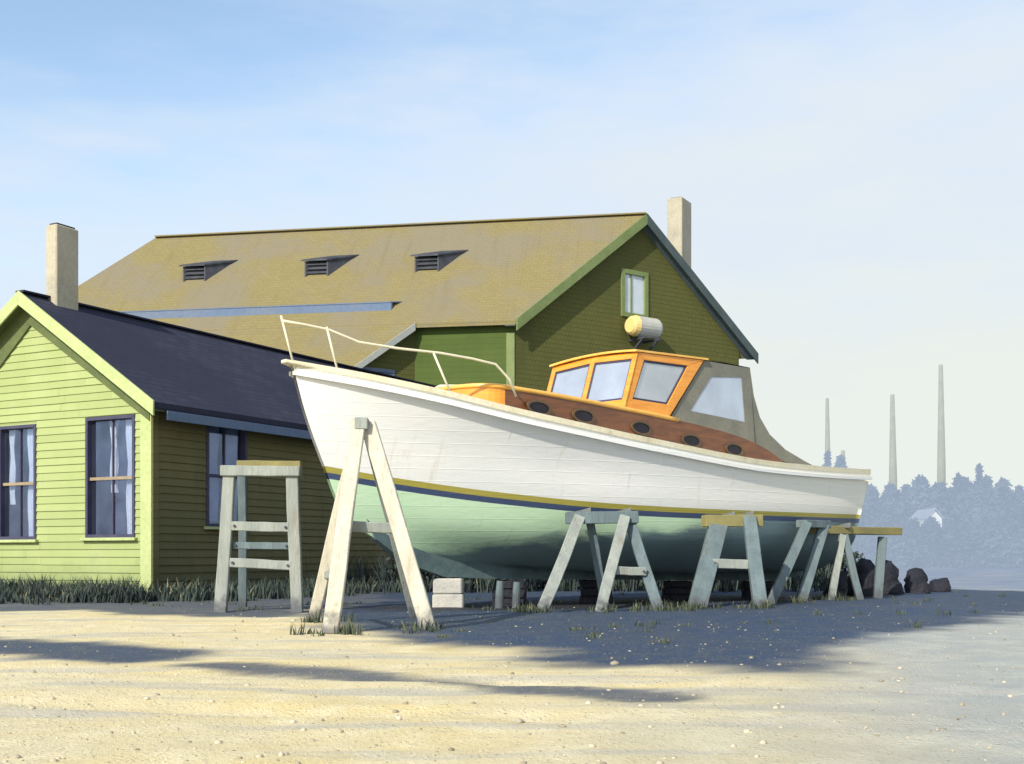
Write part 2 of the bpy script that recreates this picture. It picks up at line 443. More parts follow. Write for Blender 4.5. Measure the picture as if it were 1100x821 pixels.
# ------------------------------------------------------------------ ground
def smooth(a, b, x):
    t = max(0, min(1, (x - a) / (b - a))); return t * t * (3 - 2 * t)
def seg_d(x, y, a, b):
    ax, ay = a; bx, by = b; dx, dy = bx - ax, by - ay
    t = max(0, min(1, ((x - ax) * dx + (y - ay) * dy) / (dx * dx + dy * dy)))
    return math.hypot(x - ax - dx * t, y - ay - dy * t)
def poly_d(x, y, P):
    ins = False; d = 1e9
    for i in range(len(P)):
        a, b = P[i], P[(i + 1) % len(P)]
        d = min(d, seg_d(x, y, a, b))
        if (a[1] > y) != (b[1] > y) and x < (b[0] - a[0]) * (y - a[1]) / (b[1] - a[1]) + a[0]: ins = not ins
    return -d if ins else d
SHADE_POOL = [(-2.9, 15.5), (-1.6, 12.0), (-.75, 10.2), (.0, 9.0), (.45, 7.8), (1.7, 7.5), (2.5, 9.0), (3.6, 11.2), (5.9, 14.2), (9.5, 19.5),  # outline of the shade painted under and in front of the boat
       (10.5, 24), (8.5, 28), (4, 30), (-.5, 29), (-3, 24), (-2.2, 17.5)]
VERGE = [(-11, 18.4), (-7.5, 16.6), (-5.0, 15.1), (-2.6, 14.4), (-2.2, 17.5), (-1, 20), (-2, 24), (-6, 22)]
def height(x, y):
    n = noise.noise(V((x * .5, y * .5, 0))) * .03 + noise.noise(V((x * 1.7, y * 1.7, 3))) * .012 + noise.noise(V((x * 6, y * 6, 9))) * .006
    if y < 16:   # shallow wheel tracks curving across the yard
        for o_ in (0, 1.5):
            c = 5.4 + o_ - .62 * (x - .2) * .5 + .25 * math.sin(x * .5)
            n -= .028 * math.exp(-((y - c) / .16) ** 2) * (.7 + .5 * noise.noise(V((x * 3, o_, 0)))) - .012 * math.exp(-((abs(y - c) - .27) / .1) ** 2)
    return n * (1 - .5 * smooth(30, 60, y)) - .01
def shade_and_verge(x, y):  # ground mask: painted shade pool, band and patch, plus the weedy verge
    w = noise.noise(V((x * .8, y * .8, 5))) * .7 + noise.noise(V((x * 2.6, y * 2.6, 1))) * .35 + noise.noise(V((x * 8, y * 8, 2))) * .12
    a = 1 - smooth(-.45, .35, poly_d(x, y, SHADE_POOL) + w * .75)
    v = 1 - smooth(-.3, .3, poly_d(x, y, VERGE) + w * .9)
    shade_band = 1 - smooth(.14, .34, seg_d(x, y, (-2.0, 8.0), (.75, 6.15)) + w * .22)  # thin band of shade painted across the foreground
    lf = 1 - smooth(.4, .85, seg_d(x, y, (-5.5, 10.4), (-2.7, 8.9)) + w * .6)  # patch of shade painted at the left
    return max(a, v * .9, shade_band * .85, lf * .95)

def axis(lo, hi, fine_lo, fine_hi, step):
    a = []; x = fine_lo
    while x < fine_hi: a.append(x); x += step
    g = step; x = fine_hi
    while x < hi: a.append(x); g *= 1.22; x += g
    a.append(hi)
    g = step; x = fine_lo - step; pre = []
    while x > lo: pre.append(x); g *= 1.22; x -= g
    pre.append(lo)
    return pre[::-1] + a
gx = axis(-1500, 1500, -7, 9, .11); gy = axis(-60, 3000, 2.5, 22, .11)
mb = MB(); mb.grid([[(x, y, height(x, y)) for x in gx] for y in gy])
gm, nt, b = new_mat('sandy_yard')
v = coords(nt, 'Object')
at = N(nt, 'ShaderNodeAttribute', attribute_name='shade_and_verge')
ag = N(nt, 'ShaderNodeAttribute', attribute_name='far')
n1 = ramp(nt, nz(nt, v, .55, 6, .6), .35, .65)
n2 = nz(nt, v, 3.1, 8, .65)
n3 = nz(nt, v, 38, 5, .6)
col = mixc(nt, n1, (.82, .66, .32), (.75, .65, .41))
col = mixc(nt, ramp(nt, n2, .42, .7), col, (.88, .76, .47))
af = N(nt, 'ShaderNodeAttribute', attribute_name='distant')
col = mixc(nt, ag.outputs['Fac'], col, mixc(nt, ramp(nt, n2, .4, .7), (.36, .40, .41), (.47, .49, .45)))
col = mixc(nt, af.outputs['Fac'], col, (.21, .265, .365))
stre = coords(nt, 'Object', (.35, 2.2, 1))
col = mixc(nt, mth(nt, 'MULTIPLY', ramp(nt, nz(nt, stre, 1.1, 6), .5, .62), .6), col, (.50, .475, .41))
dcol = mixc(nt, n1, (.022, .053, .115), (.036, .062, .108))  # dark blue ground tone that paints in the shade
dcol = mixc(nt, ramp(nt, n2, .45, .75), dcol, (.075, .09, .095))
au = N(nt, 'ShaderNodeAttribute', attribute_name='under')  # shade beneath the hull, painted into the ground colour
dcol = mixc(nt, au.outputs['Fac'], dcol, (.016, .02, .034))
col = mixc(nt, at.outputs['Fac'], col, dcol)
vo = N(nt, 'ShaderNodeTexVoronoi', i_Scale=26.0); nt.links.new(v, vo.inputs['Vector'])
grit = ramp(nt, vo.outputs['Distance'], .10, .32)
col = mixc(nt, mth(nt, 'MULTIPLY', mth(nt, 'SUBTRACT', 1.0, grit), .35), col, mixc(nt, n2, (.30, .27, .2), (.75, .7, .58)))
col = mixc(nt, mth(nt, 'MULTIPLY', ramp(nt, n3, .5, .8), .45), col, mixc(nt, .5, col, (.1, .09, .07)))
nt.links.new(col, b.inputs['Base Color'])
rg = mth(nt, 'MULTIPLY_ADD', at.outputs['Fac'], -.28, .92)
nt.links.new(rg, b.inputs['Roughness']); b.inputs['Specular IOR Level'].default_value = .25
n4 = nz(nt, v, 150, 4, .7)
col = mixc(nt, mth(nt, 'MULTIPLY', ramp(nt, n4, .42, .7), .35), col, mixc(nt, .6, col, (.22, .17, .10)))
nt.links.new(col, b.inputs['Base Color'])
hh = mth(nt, 'ADD', mth(nt, 'MULTIPLY', n2, 1.2), mth(nt, 'ADD', mth(nt, 'MULTIPLY', n3, .5), mth(nt, 'MULTIPLY_ADD', grit, -.25, mth(nt, 'MULTIPLY', n4, .35))))
bump(nt, b, hh, .7, .03)
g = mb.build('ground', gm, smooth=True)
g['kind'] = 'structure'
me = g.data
for nm in ('under', 'distant', 'shade_and_verge', 'far'): me.attributes.new(nm, 'FLOAT', 'POINT')
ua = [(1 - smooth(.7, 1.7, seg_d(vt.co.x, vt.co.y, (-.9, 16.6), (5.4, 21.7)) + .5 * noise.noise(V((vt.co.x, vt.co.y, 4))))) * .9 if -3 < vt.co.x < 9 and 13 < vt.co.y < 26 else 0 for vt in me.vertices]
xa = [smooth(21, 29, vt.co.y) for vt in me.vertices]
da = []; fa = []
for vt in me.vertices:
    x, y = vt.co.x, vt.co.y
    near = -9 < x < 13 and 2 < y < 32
    da.append(shade_and_verge(x, y) if near else 0)
    wob = noise.noise(V((x * .3, y * .3, 8))) * 1.2
    fa.append(max(smooth(-.2, 2.3, x + wob * .6 + (7.5 - y) * .2 - .4) * .85 if y < 30 else 1, smooth(17, 26, y)))
for nm, vals in (('under', ua), ('distant', xa), ('shade_and_verge', da), ('far', fa)): me.attributes[nm].data.foreach_set('value', vals)

# ------------------------------------------------------------------ green cottage
CX, CY = -5.805, 19.5
ca = V((.474, .8805, 0)); cb = V((-.8805, .474, 0)); up = V((0, 0, 1))
C0 = V((CX, CY, 0))
def CP(t, w, z): return C0 + ca * t + cb * w + up * z
HW = 2.77; EZ = 3.24; AZ = 5.08; CLEN = 14.2
cot = thing('cottage', (CX, CY, 0), 'pale green gabled cottage with dark slate roof, left of the boat bow', 'house')
def lap_boards(name, mat, U, Nn, z_end, span, holes, lap=.13):
    """lapped boards: every course leans out at its foot, cut round the openings"""
    mb = MB(); z = -.1; rnd = random.Random(name); k = 0
    P = lambda u, zz, o: V((C0.x, C0.y, 0)) + U * u + up * zz + Nn * o
    while z < z_end - .01:
        z1 = min(z + lap, z_end)
        a0, a1 = span(z); b0, b1 = span(z1)
        cuts = [(a0, a1, b0, b1)]
        for (h0, h1, c, d) in holes:
            if z1 > c + .02 and z < d - .02:
                n = []
                for (p, q, p1, q1) in cuts:
                    if h0 > p and h1 < q: n += [(p, h0, p1, h0), (h1, q, h1, q1)]
                    else: n.append((p, q, p1, q1))
                cuts = n
        for (p, q, p1, q1) in cuts:
            x = p; L = []
            # butt joints along the course
            while q - x > 3.4:
                w = rnd.uniform(1.6, 3.0); L.append((x, x + w)); x += w
            L.append((x, q))
            for (m, n_) in L:
                j = rnd.uniform(-.003, .003); o = .02 + rnd.uniform(-.002, .004)
                mt = p1 if m == p else m; nt_ = q1 if n_ == q else n_
                g = .0015
                mb.poly([P(m + g, z + j, o), P(n_ - g, z + j, o), P(nt_ - g, z1 + .004, .003), P(mt + g, z1 + .004, .003)],
                        [(m, z + .104), (n_, z + .104), (nt_, z1 + .1), (mt, z1 + .1)])
                mb.poly([P(m + g, z + j, 0), P(n_ - g, z + j, 0), P(n_ - g, z + j, o), P(m + g, z + j, o)])
        z = z1; k += 1
    # sheathing behind the boards
    if z_end > EZ + .1:
        wall_rect(mb, C0, U, HW * 2, -.1, EZ, holes); mb.poly([P(0, EZ, 0), P(HW * 2, EZ, 0), P(HW, AZ, 0)])
    else: wall_rect(mb, C0, U, CLEN, -.1, EZ, holes)
    return mb.build(name, mat, cot)
fh = [(.35, 1.47, 1.0, 3.0), (2.66, 3.60, .98, 2.96)]
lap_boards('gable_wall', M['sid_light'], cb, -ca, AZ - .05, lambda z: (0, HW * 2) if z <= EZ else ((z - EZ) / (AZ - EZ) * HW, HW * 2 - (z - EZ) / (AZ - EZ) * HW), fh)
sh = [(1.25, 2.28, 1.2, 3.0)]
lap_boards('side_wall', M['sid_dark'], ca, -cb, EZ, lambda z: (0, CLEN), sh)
mb = MB()
wall_rect(mb, C0 + cb * HW * 2, ca, CLEN, -.1, EZ, [])
wall_rect(mb, C0 + ca * CLEN, cb, HW * 2, -.1, EZ, [])
mb.poly([CP(CLEN, 0, EZ), CP(CLEN, HW * 2, EZ), CP(CLEN, HW, AZ)])
mb.build('rear_wall', M['sid_dark'], cot)
# roof: two slabs, overhanging the gable and the eaves
sl = (AZ - EZ) / HW; oh = .32; og = .27
rf = MB()
top = AZ + .11
for s_ in (-1, 1):
    e = lambda t: CP(t, HW + s_ * (HW + oh), top - sl * (HW + oh))
    r = lambda t: CP(t, HW, top)
    rf.slab([e(-og + .03), e(CLEN + og), r(CLEN + og), r(-og + .03)], (0, 0, -.11))
roof = rf.build('roof', M['roof_dark'], cot)
mb = MB(); mb.beam(CP(-og, HW, top + .012), CP(CLEN + og, HW, top + .012), .2, .03); mb.build('ridge_cap', M['roof_dark'], roof)
for s_, mt in ((-1, 'trim_light'), (1, 'trim_light')):
    mb = MB()
    a = CP(-og, HW + s_ * (HW + oh + .01), top + .015 - sl * (HW + oh)); c = CP(-og, HW, top + .015)
    mb.slab([a, c, c - up * .24, a - up * .24], cb.cross(up) * -.001 + ca * -.035 * 1.0)
    mb.build('rake_board', M[mt], cot, bevel=.004)
mb = MB()
for s_ in (-1, 1):
    a0 = CP(-og + .04, HW + s_ * (HW + oh - .02), top - .115 - sl * (HW + oh)); c0_ = CP(-og + .04, HW, top - .115)
    mb.slab([a0, c0_, c0_ + ca * (og - .05), a0 + ca * (og - .05)], (0, 0, -.02))
mb.build('soffit', M['trim_shade'], cot)
mb = MB()
mb.beam(CP(.0, -oh - .012, top - .19 - sl * (HW + oh)), CP(CLEN, -oh - .012, top - .19 - sl * (HW + oh)), .03, .15)
mb.build('eave_board', M['fascia_blue'], cot, bevel=.004)
# corner boards
mb = MB(); mb.box(CP(-.018, .10, EZ / 2 - .05), (.036, .24, EZ), ca, cb); mb.build('corner_board', M['trim_light'], cot, bevel=.004)
mb = MB(); mb.box(CP(.06, -.018, EZ / 2 - .05), (.14, .036, EZ), ca, cb); mb.build('corner_board', M['sid_dark'], cot, bevel=.004)
# dark green boards along the rake, put there as the overhang's shade
for s_ in (-1, 1):
    mb = MB()
    a = CP(-.022, HW + s_ * HW, EZ + .03); c = CP(-.022, HW, AZ + .0)
    mb.slab([a, c, c - up * .42, a - up * (.95 if s_ > 0 else .40)], ca * -.03)
    mb.build('rake_shade_board', M['trim_shade'], cot)

def sash_window(parent, O, U, Nrm, hole, frame_mat, curtains, name='window', bar='tan_bar', cloth='curtain'):
    """O,U wall origin and direction, Nrm outward; hole=(u0,u1,z0,z1)"""
    u0, u1, z0, z1 = hole; O = V(O); U = V(U); Nn = V(Nrm)
    P = lambda u, z, n=0: V((O.x, O.y, 0)) + U * u + up * z + Nn * n
    mb = MB(); fw = .055
    mb.ring([P(u0, z0, -.09), P(u1, z0, -.09), P(u1, z1, -.09), P(u0, z1, -.09)],
            [P(u0 + fw, z0 + fw, -.09), P(u1 - fw, z0 + fw, -.09), P(u1 - fw, z1 - fw, -.09), P(u0 + fw, z1 - fw, -.09)], Nn * .125)
    w = mb.build(name, M[frame_mat], parent, bevel=.004)
    mb = MB(); mid = (z0 + z1) / 2 - .02
    mb.beam(P(u0 + fw, mid, -.045), P(u1 - fw, mid, -.045), .055, .05)
    mb.build('meeting_rail', M[bar], w)
    um = (u0 + u1) / 2
    mb = MB()
    mb.beam(P(um, z0 + fw, -.05), P(um, z1 - fw, -.05), .03, .028, Nn)
    mb.build('glazing_bar', M['sash'], w)
    mb = MB(); mb.poly([P(u0 + fw, z0 + fw, -.06), P(u1 - fw, z0 + fw, -.06), P(u1 - fw, z1 - fw, -.06), P(u0 + fw, z1 - fw, -.06)])
    mb.build('pane', M['pane_house'], w)
    mb = MB(); dpt = -.55
    q = [P(u0, z0, -.09), P(u1, z0, -.09), P(u1, z1, -.09), P(u0, z1, -.09)]
    k = [P(u0, z0, dpt), P(u1, z0, dpt), P(u1, z1, dpt), P(u0, z1, dpt)]
    for a in range(4): mb.poly([q[a], q[(a + 1) % 4], k[(a + 1) % 4], k[a]])
    mb.poly(k); mb.build('recess', M['recess'], w)
    for (a, b_, c, d_) in curtains:
        mb = MB(); rows = []
        for j in range(9):
            z = c + (d_ - c) * j / 8; row = []
            for i in range(25):
                u = a + (b_ - a) * i / 24 + .02 * math.sin(j * 1.3 + i * .2)
                row.append(P(u, z, -.14 + .025 * math.sin(i * 1.5 + .25 * j)))
            rows.append(row)
        mb.grid(rows); mb.build('curtain', M[cloth], w, smooth=True)
    mb = MB(); mb.box((P(u0, z0 - .025, .03) + P(u1, z0 - .025, .03)) / 2, (u1 - u0 + .12, .12, .05), U, Nn)
    mb.build('sill', M['trim_light'] if frame_mat != 'sid_dark' else M['sid_dark'], w, bevel=.005)
    return w
sash_window(cot, C0, cb, -ca, fh[0], 'sash', [(.40, .70, 1.05, 2.95), (.88, 1.06, 1.75, 2.95)])
sash_window(cot, C0, cb, -ca, fh[1], 'sash', [(2.7, 3.05, 1.03, 2.92), (3.36, 3.5, 1.6, 2.92)])
sash_window(cot, C0, ca, -cb, sh[0], 'sash', [(1.31, 1.72, 1.3, 2.94), (1.80, 2.22, 1.6, 2.94)], bar='sash', cloth='curtain_blue')
# chimney
mb = MB(); cc = CP(.55, HW - .10, 0)
mb.box(cc + up * 5.6, (.50, .27, 1.72), ca, cb)
ch = mb.build('chimney', M['chimney'], roof, bevel=.02)
mb = MB(); mb.box(cc + up * 6.47, (.40, .18, .05), ca, cb); mb.build('flue', M['flue_dark'], ch)

# ------------------------------------------------------------------ big boat shed
su = V((-.9855, .1697, 0)).normalized(); sv = V((.803, .596, 0)).normalized()
SE = V((.131, 34, 0)); SEZ = 7.33; SAZ = 11.12; SW = 4.95; SLEN = 16.0; ov = .35
def SP(t, s, z): return SE + su * t + sv * s + up * z
shed = thing('boat_shed', tuple(SE), 'large olive shed with tan shingle roof behind the boat', 'shed')
ssl = (SAZ - SEZ) / SW
zr = lambda s: SEZ + ssl * (s if s <= SW else 2 * SW - s)
# gable wall (facing right-front)
gn = V((sv.y, -sv.x, 0))
mb = MB(); G0 = SP(ov, 0, 0)
gw = (4.42 - ov, 5.42 - ov, 8.0, 9.35)
W0 = SP(ov, ov, 0)
Lg = 2 * SW - 2 * ov
wall_rect(mb, W0, sv, Lg, -.1, zr(ov) - .14, [])
P = lambda s, z: SP(ov, s, z)
zt = lambda s: zr(s) - .15
a0, a1 = gw[0] + ov, gw[1] + ov
zl = zr(ov) - .14
# gable triangle split round the window
mb.poly([P(ov, zl), P(a0, zl), P(a0, zt(a0))])
mb.poly([P(a0, zl), P(a1, zl), P(a1, gw[2]), P(a0, gw[2])])
mb.poly([P(a0, gw[3]), P(a1, gw[3]), P(a1, zt(a1)), P(SW, zt(SW)), P(a0, zt(a0))])
mb.poly([P(a1, zl), P(2 * SW - ov, zl), P(a1, zt(a1))])
mb.build('gable_wall', M['shed_wall'], shed)
mb = MB()
wall_rect(mb, W0, su, SLEN - 2 * ov, -.1, zr(ov) - .12, [])
mb.build('front_wall', M['shed_front'], shed)
mb = MB()
wall_rect(mb, SP(ov, 2 * SW - ov, 0), su, SLEN - 2 * ov, -.1, zr(ov) - .12, [])
wall_rect(mb, SP(SLEN - ov, ov, 0), sv, Lg, -.1, zr(ov) - .14, [])
mb.poly([SP(SLEN - ov, ov, zl), SP(SLEN - ov, 2 * SW - ov, zl), SP(SLEN - ov, SW, zt(SW))])
mb.build('rear_wall', M['shed_wall'], shed)
# roof
rf = MB()
for a, c in ((0, SW), (2 * SW, SW)):
    rf.slab([SP(.03, a, SEZ), SP(SLEN, a, SEZ), SP(SLEN, c, SAZ), SP(.03, c, SAZ)], (0, 0, -.14))
sroof = rf.build('roof', M['shed_roof'], shed)
mb = MB(); mb.beam(SP(0, SW, SAZ + .01), SP(SLEN, SW, SAZ + .01), .26, .04); mb.build('ridge_cap', M['shed_roof'], sroof)
for a, mt in ((-.02, 'rake_green'), (2 * SW + .02, 'rake_dark')):
    mb = MB()
    p0 = SP(0, a, SEZ + .02); p1 = SP(0, SW, SAZ + .02)
    mb.slab([p0, p1, p1 - up * .34, p0 - up * .34], gn * .05)
    mb.build('rake_board', M[mt], shed, bevel=.006)
mb = MB()
for a in (0, 2 * SW):
    mb.slab([SP(.05, a, SEZ - .145), SP(ov - .01, a, SEZ - .145), SP(ov - .01, SW, SAZ - .145), SP(.05, SW, SAZ - .145)], (0, 0, -.03))
mb.build('soffit', M['rake_dark'], shed)
# lean-to on the front with its own roof, plus the slate-blue band above it
LT = 2.95; LD = 3.2
lz0 = SEZ - .02; lz = lambda w: lz0 - .72 * w
mb = MB()
mb.slab([SP(LT, .02, lz0), SP(SLEN, .02, lz0), SP(SLEN, -LD, lz(LD)), SP(LT, -LD, lz(LD))], (0, 0, -.13))
lr = mb.build('lean_to_roof', M['shed_roof'], shed)
mb = MB(); mb.slab([SP(LT, 0, lz0 + .01), SP(LT, -LD - .02, lz(LD + .02) + .01), SP(LT, -LD - .02, lz(LD + .02) - .17), SP(LT, 0, lz0 - .2)], gn * .05)
mb.build('rake_board', M['trim_pale'], lr)
mb = MB()
wq = [SP(LT + .3, -LD + .3, -.1), SP(LT + .3, ov, -.1), SP(LT + .3, ov, lz(0) - .2), SP(LT + .3, 0, lz(0) - .2), SP(LT + .3, -LD + .3, lz(LD - .3) - .14)]
mb.poly(wq); mb.poly([SP(LT + .3, -LD + .3, -.1), SP(SLEN - .3, -LD + .3, -.1), SP(SLEN - .3, -LD + .3, lz(LD - .3) - .14), SP(LT + .3, -LD + .3, lz(LD - .3) - .14)])
mb.build('lean_to_wall', M['shed_wall'], shed)
mb = MB(); mb.slab([SP(4.2, .62, zr(.62) + .24), SP(SLEN, .62, zr(.62) + .24), SP(SLEN, .62, zr(.62) - .08), SP(4.2, .62, zr(.62) - .08)], sv * .05)
mb.slab([SP(4.2, .60, zr(.6) + .27), SP(SLEN, .60, zr(.6) + .27), SP(SLEN, 1.0, zr(1.0) + .02), SP(4.2, 1.0, zr(1.0) + .02)], (0, 0, -.03))
mb.build('slate_blue_band', M['fascia_blue'], shed)
# long grey louvre on the lean-to's end wall
mb = MB()
for k in range(4):
    mb.beam(SP(LT + .28, -.35, 5.55 + .12 * k), SP(LT + .28, -2.1, 5.55 + .12 * k), .03, .1)
mb.build('louvre', M['fascia_blue'], shed)
# downspout-like corner trim
mb = MB(); mb.box(SP(ov + .1, ov - .02, 3.5), (.22, .03, 7.0), su, gn); mb.build('corner_board', M['rake_green'], shed)
# gable window
def gable_window():
    u0, u1, z0, z1 = gw; f = .09
    Q = lambda u, z, n=0: W0 + sv * u + up * z + gn * n
    mb = MB()
    mb.ring([Q(u0 - .05, z0 - .05, -.05), Q(u1 + .05, z0 - .05, -.05), Q(u1 + .05, z1 + .05, -.05), Q(u0 - .05, z1 + .05, -.05)],
            [Q(u0 + f, z0 + f, -.05), Q(u1 - f, z0 + f, -.05), Q(u1 - f, z1 - f, -.05), Q(u0 + f, z1 - f, -.05)], gn * .1)
    w = mb.build('window', M['rake_green'], shed, bevel=.005)
    mb = MB(); um = (u0 + u1) / 2 - .12
    mb.beam(Q(um, z0 + f, -.01), Q(um, z1 - f, -.01), .05, .04, gn); mb.build('glazing_bar', M['rake_green'], w)
    mb = MB(); mb.poly([Q(u0 + f, z0 + f, -.02), Q(u1 - f, z0 + f, -.02), Q(u1 - f, z1 - f, -.02), Q(u0 + f, z1 - f, -.02)])
    mb.build('pane', M['pane_pale'], w)
    mb = MB(); mb.poly([Q(u0, z0, -.2), Q(u1, z0, -.2), Q(u1, z1, -.2), Q(u0, z1, -.2)]); mb.build('blind', M['curtain'], w)
gable_window()
# chimney on the far slope
mb = MB(); c = SP(1.3, SW + 3.22, 0)
mb.box(c + up * 10.3, (.5, .82, 3.7), (.87, -.5, 0), (.5, .87, 0))
ch = mb.build('chimney', M['chimney'], sroof, bevel=.02)
mb = MB(); mb.box(c + up * 12.16, (.36, .6, .06), (.87, -.5, 0), (.5, .87, 0)); mb.build('flue', M['flue_dark'], ch)
# roof ventilators: hooded boxes with a dark mouth facing down the slope
for t in (12.1, 8.15, 4.7):
    s0, s1 = 2.42, 3.2; hw = .42
    z0, z1 = zr(s0), zr(s1)
    mb = MB()
    hood = [SP(t - hw, s0 - .08, z0 + .52), SP(t + hw, s0 - .08, z0 + .52), SP(t + hw, s1 + .25, zr(s1 + .25) + .02), SP(t - hw, s1 + .25, zr(s1 + .25) + .02)]
    mb.slab(hood, (0, 0, -.05))
    for sg in (-1, 1):
        x = t + sg * (hw - .05)
        mb.slab([SP(x, s0, z0 - .05), SP(x, s0, z0 + .47), SP(x, s1 + .2, zr(s1 + .2) + .0), SP(x, s1 + .2, zr(s1 + .2) - .1)], su * (-sg * .04))
    vt = mb.build('roof_vent', M['vent'], sroof)
    mb = MB()
    mb.poly([SP(t - hw + .06, s0 + .12, z0), SP(t + hw - .06, s0 + .12, z0), SP(t + hw - .06, s0 + .12, z0 + .46), SP(t - hw + .06, s0 + .12, z0 + .46)])
    mb.build('vent_mouth', M['flue_dark'], vt)
    mb = MB()
    for k in range(3):
        z = z0 + .1 + k * .13
        mb.slab([SP(t - hw + .06, s0 + .02, z), SP(t + hw - .06, s0 + .02, z), SP(t + hw - .06, s0 + .1, z + .07), SP(t - hw + .06, s0 + .1, z + .07)], (0, 0, .012))
    mb.build('vent_louvre', M['vent'], vt)
# drum-shaped cream canister on a bracket under the gable window
Q = lambda s, z, n: SP(ov, s, z) + gn * n
can = thing('wall_canister', tuple(Q(5.0, 7.25, .3)), 'cream barrel shaped canister fixed to the shed gable under its window', 'canister')
mb = MB(); ax = sv; r0 = .31; cen = Q(5.0, 7.62, .38)
mb.tube([cen - ax * .50, cen - ax * .40, cen + ax * .42, cen + ax * .52], [r0 * .86, r0, r0, r0 * .86], 20)
mb.build('drum', M['cream_metal'], can, smooth=False, bevel=.02)
mb = MB(); mb.tube([cen - ax * .62, cen - ax * .55, cen - ax * .40], [r0 * .7, r0 * .9, r0 * 1.03], 20); mb.build('end_cap', M['sunlit_cream'], can)
mb = MB()
for o_ in (-.3, .3):
    mb.beam(Q(5.0 + o_, 7.24, 0), Q(5.0 + o_, 7.24, .75), .06, .06)
    mb.beam(Q(5.0 + o_, 6.8, 0.03), Q(5.0 + o_, 7.2, .6), .05, .05)
mb.build('bracket', M['vent'], can)

# ------------------------------------------------------------------ the boat
th = R(39.6); bd = V((math.cos(th), math.sin(th), 0)); bn = V((bd.y, -bd.x, 0)); B0 = V((-2.73, 15, 0)); BL = 10.4
def BP(s, q, z): return B0 + bd * s + bn * q + up * z
boat = thing('motor_boat', tuple(BP(5, 0, .3)), 'white motor boat with orange wheelhouse and sea green bottom, hauled out on stands', 'boat')
T_ = [0, .08, .18, .3, .45, .6, .75, .9, 1]
b_sh = [.03, .48, .95, 1.33, 1.58, 1.65, 1.6, 1.45, 1.3]
b_wl = [.03, .24, .60, 1.02, 1.38, 1.52, 1.5, 1.36, 1.2]
b_bi = [.03, .17, .46, .82, 1.17, 1.34, 1.32, 1.2, 1.05]
b_ga = [.03, .09, .19, .34, .54, .66, .65, .56, .46]
b_ra = [.03, .05, .06, .07, .08, .08, .08, .07, .07]
z_sh = ([0, .074, .154, .252, .344, .459, .651, .797, .968, 1.0], [3.06, 2.93, 2.77, 2.565, 2.42, 2.27, 2.10, 2.07, 2.095, 2.11])
z_wl = ([0, .087, .209, .345, .468, .628, .846, 1.0], [1.84, 1.72, 1.57, 1.455, 1.405, 1.385, 1.39, 1.40])
def sect(sig):
    zs = it(sig, *z_sh); zw = it(sig, *z_wl)
    sa = lambda s0, s1: s0 + sig * (s1 - s0)
    rk = .42 - .10 * sig
    return [(sa(0, BL), it(sig, T_, b_sh), zs),
            (sa(.19, BL - .06), (it(sig, T_, b_sh) * .42 + it(sig, T_, b_wl) * .58) - .02 * math.sin(math.pi * min(1, sig * 2)), (zs + zw) / 2),
            (sa(.45, BL - .14), it(sig, T_, b_wl), zw),
            (sa(.72, BL - .22), it(sig, T_, b_bi), zw - .54),
            (sa(1.25, BL - .3), it(sig, T_, b_ga), zw - .93),
            (sa(2.0, BL - .36), it(sig, T_, b_ra), max(rk + .12, zw - 1.13))]
def sect_at(sig, p):
    P = sect(sig); xs = list(range(6))
    return tuple(it(p, xs, [q[k] for q in P]) for k in range(3))
NS = 64
sigs = [(i / NS) ** 1.25 for i in range(NS + 1)]
def hull_band(name, p0, p1, n, mat, parent):
    mb = MB()
    for side in (1, -1):
        rows = []; uvs = []
        for j in range(n + 1):
            p = p0 + (p1 - p0) * j / n
            row = []; uv = []
            for sg in sigs:
                s, q, z = sect_at(sg, p); row.append(BP(s, q * side, z)); uv.append((s, z))
            rows.append(row); uvs.append(uv)
        mb.grid(rows, uvs, flip=(side == -1))
    # transom strip closing the stern
    for j in range(n):
        a = sect_at(1, p0 + (p1 - p0) * j / n); c = sect_at(1, p0 + (p1 - p0) * (j + 1) / n)
        mb.poly([BP(a[0], a[1], a[2]), BP(c[0], c[1], c[2]), BP(c[0], -c[1], c[2]), BP(a[0], -a[1], a[2])])
    return mb.build(name, mat, parent, smooth=True, weld=True)
hull_band('topsides', 0, 2, 16, M['white_paint'], boat)
hull_band('boot_stripe', 2, 2.14, 2, M['olive_stripe'], boat)
hull_band('waterline_stripe', 2.14, 2.28, 2, M['navy_stripe'], boat)
hull_band('bottom', 2.28, 5, 20, M['bottom_green'], boat)
# keel, skeg, rudder
mb = MB(); rows = []
kl = [(.95, 1.36), (1.2, .92), (1.7, .60), (2.3, .42), (3.2, .38), (6, .33), (9.6, .27)]
for side in (1,):
    top_pts = [(sect_at(t, 5)[0], sect_at(t, 5)[2] + .04) for t in [0, .05, .12, .2, .3, .45, .6, .75, .9, .98]]
pts = [(s, z) for s, z in kl] + [(s, z) for s, z in reversed(top_pts)] + [(1.2, 1.05), (1.02, 1.4)]
mb.slab([BP(s, -.07, z) for s, z in pts], bn * .14)
mb.build('keel', M['keel_grey'], boat)
mb = MB(); mb.slab([BP(9.75, -.035, .32), BP(10.35, -.035, .36), BP(10.3, -.035, 1.25), BP(9.95, -.035, 1.25)], bn * .07); mb.build('rudder', M['keel_grey'], boat)
# deck with camber
mb = MB(); rows = []
for sg in sigs:
    s, q, z = sect_at(sg, 0)
    rows.append([BP(s, q * k / 4, z - .02 + .05 * (1 - (k / 4) ** 2)) for k in range(-4, 5)])
mb.grid(rows); mb.build('deck', M['cream_wood'], boat, smooth=True)
